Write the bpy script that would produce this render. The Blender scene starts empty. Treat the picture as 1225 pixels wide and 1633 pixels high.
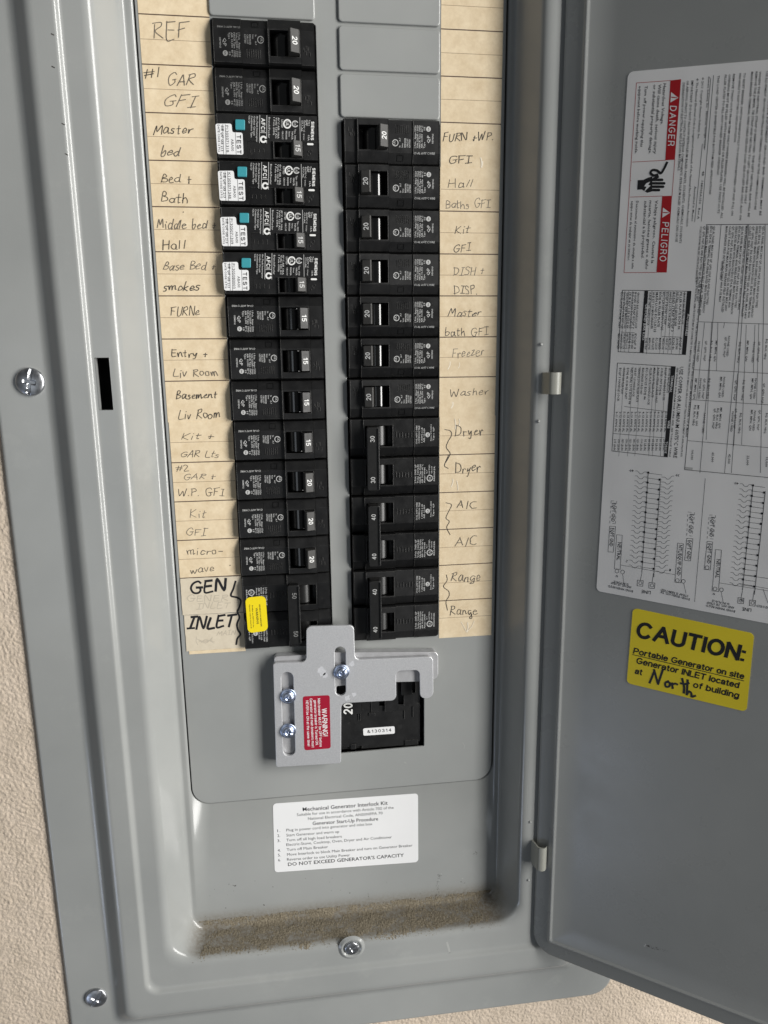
import bpy, math, random
import numpy as np
from mathutils import Vector, Matrix

# ------------------------------------------------------------------ camera, light, exposure
S = 0.001                                   # everything below is written in millimetres
scene = bpy.context.scene
COL = scene.collection
CAM = np.array([75.624, -461.454, -196.396])
RM = np.array([[0.99118, -0.13195, -0.01198], [-0.03799, -0.19642, -0.97978], [0.12692, 0.9716, -0.1997]])
FPX = 1132.0                                # focal length in pixels of the 1225 x 1633 photograph
cam_d = bpy.data.cameras.new('camera'); cam = bpy.data.objects.new('camera', cam_d); COL.objects.link(cam)
cam_d.sensor_fit = 'VERTICAL'; cam_d.sensor_height = 36.0; cam_d.lens = FPX / 1633 * 36
cam_d.clip_start = 0.01; cam_d.clip_end = 60
_m = Matrix.Identity(4)
for i in range(3):
    _m[i][0] = RM[0][i]; _m[i][1] = -RM[1][i]; _m[i][2] = -RM[2][i]; _m[i][3] = CAM[i] * S
cam.matrix_world = _m
scene.camera = cam

world = bpy.data.worlds.new('World'); scene.world = world; world.use_nodes = True
_bg = world.node_tree.nodes['Background']
_bg.inputs[0].default_value = (0.93, 0.97, 1.0, 1); _bg.inputs[1].default_value = 0.075


def area(name, direction, dist, sx, sy, power, colour, target=(106, 0, -300)):
    d = Vector(direction).normalized()
    la = bpy.data.lights.new(name, 'AREA'); la.shape = 'RECTANGLE'; la.size = sx; la.size_y = sy
    la.energy = power; la.color = colour
    o = bpy.data.objects.new(name, la); COL.objects.link(o)
    o.location = Vector(target) * S + d * dist
    o.rotation_euler = d.to_track_quat('Z', 'Y').to_euler()
    return o


area('daylight_opening', (0.765, -0.62, 0.17), 2.4, 0.9, 2.4, 106, (1.0, 0.985, 0.955))
area('cool_fill', (-0.30, -0.85, -0.10), 2.6, 0.8, 1.2, 2.8, (0.86, 0.93, 1.0))  # unseen fill lamp added at front left to lift the door
area('low_sheen_fill', (-0.60, -0.52, -0.60), 2.2, 0.42, 0.5, 2.6, (0.66, 0.77, 1.0))  # unseen lamp added low left for a bluish sheen on the door
scene.view_settings.view_transform = 'Standard'; scene.view_settings.look = 'None'
scene.view_settings.exposure = 0.0; scene.view_settings.gamma = 1.0; scene.view_settings.use_curve_mapping = False

rnd = random.Random(7)

# ------------------------------------------------------------------ photograph pixel -> point on a plane of the place
DOOR_A = math.radians(37)
DOOR_H = np.array([240.0, -26.0, 0.0])
DD = np.array([math.cos(DOOR_A), -math.sin(DOOR_A), 0.0]); DN = np.array([math.sin(DOOR_A), math.cos(DOOR_A), 0.0])


def ray(x, y):
    return RM.T @ np.array([(x - 612.5) / FPX, (y - 816.5) / FPX, 1.0])


def at(x, y, d=0.0):                        # point of the panel face d mm in front of the dead front -> (x, z)
    r = ray(x, y); p = CAM + r * ((-d - CAM[1]) / r[1]); return np.array([p[0], p[2]])


def at_door(x, y, t=0.0):                   # point of the door's inner face -> (s, z)
    r = ray(x, y); p = CAM + r * ((((DOOR_H - DN * t) - CAM) @ DN) / (r @ DN)); return np.array([(p - DOOR_H) @ DD, p[2]])


def FP(x, z, d): return np.array([x, -d, z])
def FD(s, z, t): return DOOR_H + DD * s + np.array([0, 0, z]) - DN * t


def zoomed(ox, oy, k, f=None, lift=0.0):    # enlarged-crop coordinates -> plane coordinates
    if f is None: return lambda x, y: np.array([ox + x * k, oy + y * k])
    return lambda x, y: f(ox + x * k, oy + y * k, lift)


# ------------------------------------------------------------------ materials
def new_mat(name):
    m = bpy.data.materials.new(name); m.use_nodes = True
    return m, m.node_tree, m.node_tree.nodes['Principled BSDF']


def node(nt, t, **kw):
    n = nt.nodes.new(t)
    for k, v in kw.items(): setattr(n, k, v)
    return n


def noise(nt, vec, scale, detail=3.0, rough=0.55):
    n = node(nt, 'ShaderNodeTexNoise'); n.inputs['Scale'].default_value = scale
    n.inputs['Detail'].default_value = detail; n.inputs['Roughness'].default_value = rough
    nt.links.new(vec, n.inputs['Vector']); return n.outputs['Fac']


def ramp(nt, fac, stops):
    n = node(nt, 'ShaderNodeValToRGB'); e = n.color_ramp.elements
    while len(e) < len(stops): e.new(0.5)
    for i, (p, c) in enumerate(stops):
        e[i].position = p; e[i].color = (*c, 1) if len(c) == 3 else c
    nt.links.new(fac, n.inputs[0]); return n.outputs['Color']


def surf(name, c0, c1=None, scale=40, rough=0.45, rough2=None, bump=0.0, bump_scale=200, bump_dist=0.0004,
         bevel=0.0, metallic=0.0, spec=0.5, wave=0.0, detail=4, rscale=None, coat=0.0):
    m, nt, b = new_mat(name)
    g = node(nt, 'ShaderNodeNewGeometry'); pos = g.outputs['Position']
    if c1 is None: b.inputs['Base Color'].default_value = (*c0, 1)
    else:
        nt.links.new(ramp(nt, noise(nt, pos, scale, detail), [(0.3, c0), (0.7, c1)]), b.inputs['Base Color'])
    b.inputs['Metallic'].default_value = metallic; b.inputs['Specular IOR Level'].default_value = spec
    b.inputs['Coat Weight'].default_value = coat
    if rough2 is None: b.inputs['Roughness'].default_value = rough
    else:
        mr = node(nt, 'ShaderNodeMapRange'); mr.inputs[1].default_value = 0.3; mr.inputs[2].default_value = 0.7
        mr.inputs[3].default_value = rough; mr.inputs[4].default_value = rough2
        nt.links.new(noise(nt, pos, rscale or scale, 5, 0.65), mr.inputs[0]); nt.links.new(mr.outputs[0], b.inputs['Roughness'])
    nrm = None
    if bevel:
        bv = node(nt, 'ShaderNodeBevel'); bv.samples = 4; bv.inputs[0].default_value = bevel * S; nrm = bv.outputs[0]
    for st, sc, ds in ((bump, bump_scale, bump_dist), (wave, 14, 0.004)):
        if st:
            bp = node(nt, 'ShaderNodeBump'); bp.inputs['Strength'].default_value = st; bp.inputs['Distance'].default_value = ds
            nt.links.new(noise(nt, pos, sc, 2), bp.inputs['Height'])
            if nrm: nt.links.new(nrm, bp.inputs['Normal'])
            nrm = bp.outputs[0]
    if nrm: nt.links.new(nrm, b.inputs['Normal'])
    return m


PAINT0, PAINT1 = (0.284, 0.293, 0.286), (0.338, 0.345, 0.335)
M = {}
M['paint'] = surf('grey_enamel', PAINT0, PAINT1, 9, 0.13, 0.27, bump=0.07, bump_scale=900, bump_dist=0.0003, bevel=0.5, wave=0.06, rscale=25)
M['door'] = surf('grey_enamel_door', PAINT0, PAINT1, 7, 0.24, 0.36, bump=0.08, bump_scale=800, bump_dist=0.0003, bevel=0.6, wave=0.08, rscale=20)
M['galv'] = surf('galvanised_steel', (0.25, 0.25, 0.25), (0.4, 0.4, 0.4), 60, 0.5, metallic=0.6)
M['black'] = surf('black_moulding', (0.0045, 0.0045, 0.005), (0.008, 0.008, 0.008), 120, 0.26, 0.40, bump=0.05, bump_scale=2500, bump_dist=0.0001, bevel=0.55, spec=0.5, rscale=150)
M['toggle'] = surf('glossy_toggle', (0.018, 0.0175, 0.017), (0.026, 0.025, 0.024), 300, 0.38, 0.5, spec=0.33, bevel=0.4)
M['handle'] = surf('charcoal_handle', (0.040, 0.039, 0.037), (0.054, 0.052, 0.049), 300, 0.48, bevel=0.4, spec=0.3)
M['tie'] = surf('black_handle_tie', (0.008, 0.008, 0.008), (0.012, 0.012, 0.012), 300, 0.36, bevel=0.5)
M['drum'] = surf('glossy_black_drum', (0.004, 0.004, 0.004), rough=0.13, spec=0.9)
M['drum_dull'] = surf('satin_black_drum', (0.010, 0.010, 0.010), rough=0.36, spec=0.6)
M['well'] = surf('handle_slot_dark', (0.006, 0.006, 0.006), rough=0.6)
M['grey_ink'] = surf('grey_print', (0.52, 0.52, 0.51), rough=0.6, spec=0.2)
M['dim_ink'] = surf('worn_grey_print', (0.24, 0.24, 0.235), rough=0.6, spec=0.2)
M['white_ink'] = surf('white_print', (0.78, 0.78, 0.76), rough=0.6, spec=0.2)
M['white'] = surf('white_vinyl', (0.80, 0.80, 0.80), (0.84, 0.84, 0.84), 20, 0.36, 0.5, wave=0.10)
M['foil'] = surf('silver_white_label', (0.82, 0.81, 0.80), (0.86, 0.85, 0.84), 15, 0.30, 0.42, wave=0.35)
M['teal'] = surf('teal_button', (0.045, 0.30, 0.35), rough=0.4, bevel=0.3)
M['yellow'] = surf('yellow_vinyl', (0.84, 0.665, 0.010), (0.88, 0.70, 0.014), 30, 0.42, wave=0.08)
M['yellow_bright'] = surf('bright_yellow_vinyl', (0.86, 0.68, 0.010), rough=0.4)
M['red'] = surf('red_vinyl', (0.31, 0.006, 0.026), (0.35, 0.008, 0.030), 40, 0.4)
M['dark_red'] = surf('red_print', (0.42, 0.008, 0.014), rough=0.45)
M['ink'] = surf('black_print', (0.016, 0.016, 0.018), rough=0.55, spec=0.3)
M['soft_ink'] = surf('fine_black_print', (0.025, 0.025, 0.027), rough=0.55, spec=0.2)
M['pen'] = surf('pen_stroke', (0.035, 0.03, 0.028), (0.075, 0.065, 0.055), 500, 0.5)
M['pen_light'] = surf('light_pen_stroke', (0.10, 0.085, 0.07), (0.20, 0.17, 0.135), 400, 0.5)
M['marker'] = surf('marker_stroke', (0.012, 0.012, 0.014), rough=0.45)
M['pencil'] = surf('faint_pencil_stroke', (0.50, 0.44, 0.345), rough=0.6)
M['rule'] = surf('brown_rule', (0.085, 0.052, 0.035), rough=0.6)
M['rule_thin'] = surf('thin_brown_rule', (0.27, 0.185, 0.115), rough=0.6)
M['zinc'] = surf('zinc_screw', (0.42, 0.50, 0.68), (0.60, 0.66, 0.80), 300, 0.24, 0.40, metallic=1.0)
M['nickel'] = surf('plain_screw', (0.42, 0.43, 0.45), (0.62, 0.63, 0.65), 250, 0.26, 0.45, metallic=1.0)
M['grit_fine'] = surf('pale_dust', (0.16, 0.145, 0.115), (0.24, 0.22, 0.18), 600, 0.95, spec=0.1)
M['grit'] = surf('brown_grit', (0.115, 0.096, 0.066), (0.27, 0.235, 0.175), 900, 0.9, spec=0.2, detail=6)
M['speck'] = surf('dark_scuff', (0.05, 0.045, 0.04), rough=0.8)
M['dust'] = surf('rubbed_paint', (0.375, 0.38, 0.365), rough=0.7)
M['crease'] = surf('paper_crease', (0.86, 0.77, 0.62), rough=0.5)
M['chalk'] = surf('white_residue', (0.50, 0.51, 0.50), rough=0.8)
M['clip'] = surf('hinge_clip', (0.33, 0.33, 0.29), rough=0.35, bevel=0.3)


def vary_black():                          # each breaker has its own gloss and a little dust
    m = M['black']; nt = m.node_tree; b = nt.nodes['Principled BSDF']
    oi = node(nt, 'ShaderNodeObjectInfo'); old = b.inputs['Roughness'].links[0].from_socket
    ad = node(nt, 'ShaderNodeMath', operation='MULTIPLY_ADD'); ad.inputs[1].default_value = 0.16
    nt.links.new(oi.outputs['Random'], ad.inputs[0]); nt.links.new(old, ad.inputs[2]); nt.links.new(ad.outputs[0], b.inputs['Roughness'])
    pos = node(nt, 'ShaderNodeNewGeometry').outputs['Position']; oc = b.inputs['Base Color'].links[0].from_socket
    mk = ramp(nt, noise(nt, pos, 260, 8, 0.8), [(0.60, (0, 0, 0)), (0.80, (1, 1, 1))])
    mx = node(nt, 'ShaderNodeMix', data_type='RGBA'); mx.inputs['B'].default_value = (0.06, 0.056, 0.05, 1)
    nt.links.new(mk, mx.inputs['Factor']); nt.links.new(oc, mx.inputs['A']); nt.links.new(mx.outputs['Result'], b.inputs['Base Color'])


def worn_edge_highlight(key, radius, colour):         # edges painted paler grey: the light they catch, plus some wear
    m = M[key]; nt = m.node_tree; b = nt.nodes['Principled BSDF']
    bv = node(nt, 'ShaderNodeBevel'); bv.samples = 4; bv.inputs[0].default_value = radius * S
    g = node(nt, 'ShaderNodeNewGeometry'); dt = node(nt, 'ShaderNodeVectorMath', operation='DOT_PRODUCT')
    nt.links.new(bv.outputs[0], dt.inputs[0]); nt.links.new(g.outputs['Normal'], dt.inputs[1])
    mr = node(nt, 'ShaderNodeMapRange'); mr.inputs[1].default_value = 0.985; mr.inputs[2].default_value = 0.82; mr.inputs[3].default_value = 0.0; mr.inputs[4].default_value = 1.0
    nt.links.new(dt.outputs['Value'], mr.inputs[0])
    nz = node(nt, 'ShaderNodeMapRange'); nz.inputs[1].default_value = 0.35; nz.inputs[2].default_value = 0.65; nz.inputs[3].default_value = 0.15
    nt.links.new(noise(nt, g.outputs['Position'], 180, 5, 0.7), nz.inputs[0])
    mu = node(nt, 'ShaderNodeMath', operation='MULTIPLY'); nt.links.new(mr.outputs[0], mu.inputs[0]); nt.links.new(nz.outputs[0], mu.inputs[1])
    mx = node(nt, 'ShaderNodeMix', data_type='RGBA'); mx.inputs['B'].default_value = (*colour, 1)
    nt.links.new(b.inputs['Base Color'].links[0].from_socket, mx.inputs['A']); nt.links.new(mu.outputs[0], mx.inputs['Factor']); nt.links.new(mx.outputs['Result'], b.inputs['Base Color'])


vary_black()
worn_edge_highlight('black', 0.5, (0.12, 0.117, 0.112)); worn_edge_highlight('tie', 0.5, (0.10, 0.098, 0.095))


def dusty_cover():                          # dirt stain on the tray ledge and faint smears on the enamel
    m = M['paint'].copy(); m.name = 'grey_enamel_stained'; M['paint_cover'] = m
    nt = m.node_tree; b = nt.nodes['Principled BSDF']
    pos = node(nt, 'ShaderNodeNewGeometry').outputs['Position']
    sp = node(nt, 'ShaderNodeSeparateXYZ'); nt.links.new(pos, sp.inputs[0])
    def mr(sock, a, b_):
        n = node(nt, 'ShaderNodeMapRange', interpolation_type='SMOOTHSTEP'); n.inputs[1].default_value = a * S; n.inputs[2].default_value = b_ * S; nt.links.new(sock, n.inputs[0]); return n.outputs[0]
    def mul(a, b_):
        n = node(nt, 'ShaderNodeMath', operation='MULTIPLY'); nt.links.new(a, n.inputs[0])
        if isinstance(b_, float): n.inputs[1].default_value = b_
        else: nt.links.new(b_, n.inputs[1])
        return n.outputs[0]
    mask = mul(mul(mul(mr(sp.outputs['Z'], -580, -596), mr(sp.outputs['Z'], -604, -601)), mr(sp.outputs['Y'], -24.0, -18.0)), mul(mr(sp.outputs['X'], -16, 4), mr(sp.outputs['X'], 228, 212)))
    nz = node(nt, 'ShaderNodeMapRange'); nz.inputs[1].default_value = 0.35; nz.inputs[2].default_value = 0.6; nz.inputs[3].default_value = 0.45
    nt.links.new(noise(nt, pos, 420, 6, 0.75), nz.inputs[0]); mask = mul(mask, nz.outputs[0])
    oc = b.inputs['Base Color'].links[0].from_socket
    sm = ramp(nt, noise(nt, pos, 33, 7, 0.72), [(0.58, (0, 0, 0)), (0.74, (0.30, 0.30, 0.30))])
    m1 = node(nt, 'ShaderNodeMix', data_type='RGBA'); m1.inputs['B'].default_value = (0.40, 0.405, 0.385, 1)
    nt.links.new(sm, m1.inputs['Factor']); nt.links.new(oc, m1.inputs['A'])
    mx = node(nt, 'ShaderNodeMix', data_type='RGBA'); mx.inputs['B'].default_value = (0.155, 0.13, 0.095, 1)
    nt.links.new(mask, mx.inputs['Factor']); nt.links.new(m1.outputs['Result'], mx.inputs['A']); nt.links.new(mx.outputs['Result'], b.inputs['Base Color'])


dusty_cover()


def paper_mat(name='manila_paper', a=(0.66, 0.52, 0.335), b_=(0.83, 0.695, 0.49)):
    m, nt, b = new_mat(name)
    pos = node(nt, 'ShaderNodeNewGeometry').outputs['Position']
    c = ramp(nt, noise(nt, pos, 120, 7, 0.75), [(0.30, a), (0.72, b_)])
    nt.links.new(c, b.inputs['Base Color']); b.inputs['Roughness'].default_value = 0.62; b.inputs['Specular IOR Level'].default_value = 0.3
    bp = node(nt, 'ShaderNodeBump'); bp.inputs['Strength'].default_value = 0.25; bp.inputs['Distance'].default_value = 0.0006
    nt.links.new(noise(nt, pos, 160, 3), bp.inputs['Height']); nt.links.new(bp.outputs[0], b.inputs['Normal'])
    return m


M['paper'] = paper_mat()
M['patch'] = paper_mat('taped_paper', (0.60, 0.525, 0.40), (0.70, 0.62, 0.49))


def alu_mat():
    m, nt, b = new_mat('brushed_aluminium')
    pos = node(nt, 'ShaderNodeNewGeometry').outputs['Position']
    c = ramp(nt, noise(nt, pos, 1700, 2, 0.8), [(0.30, (0.55, 0.555, 0.57)), (0.55, (0.63, 0.635, 0.65)), (0.75, (0.71, 0.71, 0.72))])
    nt.links.new(c, b.inputs['Base Color'])
    b.inputs['Metallic'].default_value = 0.5; b.inputs['Roughness'].default_value = 0.42
    bp = node(nt, 'ShaderNodeBump'); bp.inputs['Strength'].default_value = 0.2; bp.inputs['Distance'].default_value = 0.0002
    nt.links.new(noise(nt, pos, 1500, 2, 0.7), bp.inputs['Height']); nt.links.new(bp.outputs[0], b.inputs['Normal'])
    return m


M['alu'] = alu_mat()
M['alu_light'] = surf('plain_aluminium', (0.50, 0.50, 0.51), (0.58, 0.58, 0.59), 200, 0.4, metallic=0.5)
M['smudge'] = surf('pale_smudge', (0.55, 0.56, 0.585), (0.64, 0.645, 0.665), 500, 0.6, metallic=0.3)


def wall_mat():
    m, nt, b = new_mat('textured_plaster')
    pos = node(nt, 'ShaderNodeNewGeometry').outputs['Position']
    c = ramp(nt, noise(nt, pos, 60, 6, 0.7), [(0.25, (0.52, 0.435, 0.34)), (0.75, (0.63, 0.53, 0.43))])
    nt.links.new(c, b.inputs['Base Color']); b.inputs['Roughness'].default_value = 0.8; b.inputs['Specular IOR Level'].default_value = 0.25
    bp = node(nt, 'ShaderNodeBump'); bp.inputs['Strength'].default_value = 0.8; bp.inputs['Distance'].default_value = 0.0011
    nt.links.new(noise(nt, pos, 430, 2.5, 0.55), bp.inputs['Height']); nt.links.new(bp.outputs[0], b.inputs['Normal'])
    return m


M['wall'] = wall_mat()

# ------------------------------------------------------------------ mesh helpers
_text_cache = {}


def text_geo(s, bold=False, res=2):
    key = (s, bold, res)
    if key not in _text_cache:
        cu = bpy.data.curves.new('t', 'FONT'); cu.body = s; cu.size = 1.0; cu.resolution_u = res
        cu.offset = 0.010 if bold else (0.012 if res == 1 else 0.0)
        o = bpy.data.objects.new('t', cu); me = o.to_mesh()
        v = np.array([tuple(x.co)[:2] for x in me.vertices], float).reshape(-1, 2)
        f = [tuple(p.vertices) for p in me.polygons]
        o.to_mesh_clear(); bpy.data.objects.remove(o); bpy.data.curves.remove(cu)
        _text_cache[key] = (v, f)
    return _text_cache[key]


_cap = float(text_geo('H')[0][:, 1].max())


def text_ratio(s, bold=False):              # natural width divided by cap height
    v, _ = text_geo(s, bold); return float(v[:, 0].max() - v[:, 0].min()) / _cap


ORG = {}


class MB:
    def __init__(self): self.v = []; self.f = []; self.m = []; self.s = []

    def add(self, verts, faces, mat, smooth=False):
        o = len(self.v); self.v.extend([tuple(map(float, p)) for p in verts])
        for f in faces: self.f.append(tuple(i + o for i in f)); self.m.append(mat); self.s.append(smooth)

    def box(self, a, b, mat, fr=FP):        # a, b opposite corners in frame coordinates
        p = [fr(x, y, z) for x in (a[0], b[0]) for y in (a[1], b[1]) for z in (a[2], b[2])]
        self.add(p, [(0, 1, 3, 2), (4, 6, 7, 5), (0, 4, 5, 1), (2, 3, 7, 6), (0, 2, 6, 4), (1, 5, 7, 3)], mat)

    def sheet(self, pts, d, mat, fr=FP):    # flat polygon in a frame at depth d
        self.add([fr(p[0], p[1], d) for p in pts], [tuple(range(len(pts)))], mat)

    def plate(self, outlines, d0, d1, mat, fr=FP, bevel=0.0):   # sheet with holes from depth d0 to d1 (d1 in front)
        cu = bpy.data.curves.new('c', 'CURVE'); cu.dimensions = '2D'; cu.fill_mode = 'BOTH'
        th = (d1 - d0) / 2
        cu.extrude = th - bevel; cu.bevel_depth = bevel; cu.bevel_resolution = 1; cu.offset = -bevel
        for ol in outlines:
            sp = cu.splines.new('POLY'); sp.points.add(len(ol) - 1); sp.use_cyclic_u = True
            for i, p in enumerate(ol): sp.points[i].co = (p[0], p[1], 0, 1)
        o = bpy.data.objects.new('c', cu); me = o.to_mesh()
        v = [fr(x.co.x, x.co.y, (d0 + d1) / 2 + x.co.z) for x in me.vertices]
        f = [tuple(p.vertices) for p in me.polygons]
        o.to_mesh_clear(); bpy.data.objects.remove(o); bpy.data.curves.remove(cu)
        self.add(v, f, mat)

    def text(self, s, fn, p0, p1, h, mat, d, fr=FP, bold=False, fit=True, res=2, rise=0.0):
        """lettering from baseline start p0 to baseline end p1 (in fn's coordinates, y down), cap height h"""
        dx, dy = p1[0] - p0[0], p1[1] - p0[1]; L = math.hypot(dx, dy); up = (dy / L * h, -dx / L * h)
        a = np.array(fn(*p0)); b = np.array(fn(*p1)); c = np.array(fn(p0[0] + up[0], p0[1] + up[1]))
        v, f = text_geo(s, bold, res)
        if not len(v): return
        x0, x1 = v[:, 0].min(), v[:, 0].max()
        q = a + np.outer((v[:, 0] - x0) / (x1 - x0), b - a) + np.outer(v[:, 1] / _cap, c - a)
        self.add([fr(p[0], p[1], d) for p in q], f, mat)

    def stroke(self, pts, w, d, mat, fr=FP, lift=0.02):
        p = [np.array(x, float) for x in pts]
        q = [p[0]]
        for x in p[1:]:
            if np.linalg.norm(x - q[-1]) > 1e-4: q.append(x)
        if len(q) < 2: return
        for i in range(1, len(q) - 1):      # sharp corners: two butting strokes, the second a hair higher
            u, v = q[i] - q[i - 1], q[i + 1] - q[i]
            if u @ v < 0.45 * np.linalg.norm(u) * np.linalg.norm(v):
                self.stroke(q[:i + 1], w, d, mat, fr, lift); self.stroke(q[i:], w, d + 0.012, mat, fr, lift); return
        L, R = [], []
        for i in range(len(q)):
            t0 = q[i] - q[i - 1] if i else q[1] - q[0]
            t1 = q[i + 1] - q[i] if i < len(q) - 1 else t0
            t0 = t0 / np.linalg.norm(t0); t1 = t1 / np.linalg.norm(t1); t = t0 + t1
            if np.linalg.norm(t) < 0.2: t = t1
            t = t / np.linalg.norm(t); n = np.array([-t[1], t[0]])
            k = min(1.5, 1 / max(0.4, abs(t @ t1)))
            ww = w / 2 * k
            e = t * (w * 0.35) * (-1 if i == 0 else (1 if i == len(q) - 1 else 0))
            L.append(q[i] + n * ww + e); R.append(q[i] - n * ww + e)
        n = len(q); dd = [d + lift * i / (n - 1) for i in range(n)]
        self.add([fr(L[i][0], L[i][1], dd[i]) for i in range(n)] + [fr(R[i][0], R[i][1], dd[i]) for i in range(n)],
                 [(i, i + 1, n + i + 1, n + i) for i in range(n - 1)], mat)

    def build(self, name, parent=None, origin=None, smooth_all=False):
        mats = []
        for x in self.m:
            if x not in mats: mats.append(x)
        O = np.array(origin if origin is not None else (ORG[parent.name] if parent else (0, 0, 0)), float)
        me = bpy.data.meshes.new(name)
        me.from_pydata([tuple((np.array(p) - O) * S) for p in self.v], [], self.f)
        for x in mats: me.materials.append(M[x])
        idx = {x: i for i, x in enumerate(mats)}
        me.polygons.foreach_set('material_index', [idx[x] for x in self.m])
        me.polygons.foreach_set('use_smooth', [bool(x) or smooth_all for x in self.s])
        me.update()
        o = bpy.data.objects.new(name, me); COL.objects.link(o)
        if parent: o.parent = parent
        else: o.location = Vector(O) * S
        ORG[o.name] = O
        return o


def thing(name, label, cat, loc, group=None):
    o = bpy.data.objects.new(name, None); COL.objects.link(o); o.empty_display_size = 0.01
    o.location = Vector(loc) * S; o['label'] = label; o['category'] = cat
    if group: o['group'] = group
    ORG[o.name] = np.array(loc, float); return o


def dup(root, loc, rot, label, group=None):
    r = root.copy(); COL.objects.link(r); r.location = Vector(loc) * S; r.rotation_euler = (0, rot, 0); r['label'] = label
    if group: r['group'] = group
    for ch in list(root.children):
        c = ch.copy(); COL.objects.link(c); c.parent = r
        for g in ch.children:
            e = g.copy(); COL.objects.link(e); e.parent = c
    return r


def rpoly(pts, r, seg=5):                   # polygon with rounded corners; r number or list
    n = len(pts); out = []
    pts = [np.array(p, float) for p in pts]
    for i in range(n):
        a, b, c = pts[i - 1], pts[i], pts[(i + 1) % n]
        rr = r[i] if isinstance(r, (list, tuple)) else r
        u = a - b; v = c - b; lu, lv = np.linalg.norm(u), np.linalg.norm(v); u /= lu; v /= lv
        ang = math.acos(max(-1, min(1, u @ v)))
        t = min(rr / math.tan(ang / 2), lu * 0.49, lv * 0.49)
        if rr <= 0 or t < 1e-6: out.append(b); continue
        p0, p1 = b + u * t, b + v * t
        for k in range(seg + 1):
            s = k / seg; out.append((1 - s) ** 2 * p0 + 2 * s * (1 - s) * (b * 0.75 + (p0 + p1) / 2 * 0.25) + s * s * p1)
    return out


def rr_loop(x0, x1, z0, z1, r, n=8):
    out = []
    for cx, cz, a0 in ((x1 - r, z1 - r, 0), (x0 + r, z1 - r, 90), (x0 + r, z0 + r, 180), (x1 - r, z0 + r, 270)):
        for k in range(n + 1):
            a = math.radians(a0 + 90 * k / n); out.append((cx + r * math.cos(a), cz + r * math.sin(a)))
    return out


def catmull(pts, n=5):
    if len(pts) < 3: return pts
    p = [np.array(x, float) for x in pts]; p = [2 * p[0] - p[1]] + p + [2 * p[-1] - p[-2]]; out = []
    for i in range(1, len(p) - 2):
        for k in range(n):
            t = k / n
            out.append(0.5 * (2 * p[i] + (p[i + 1] - p[i - 1]) * t + (2 * p[i - 1] - 5 * p[i] + 4 * p[i + 1] - p[i + 2]) * t * t
                              + (3 * p[i] - p[i - 1] - 3 * p[i + 1] + p[i + 2]) * t ** 3))
    return out + [p[-2]]


# ------------------------------------------------------------------ handwriting (single strokes, cap height 1)
def _arc(cx, cy, rx, ry, a0, a1, n=8):
    return [(cx + rx * math.cos(math.radians(a0 + (a1 - a0) * k / n)), cy + ry * math.sin(math.radians(a0 + (a1 - a0) * k / n))) for k in range(n + 1)]


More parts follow.
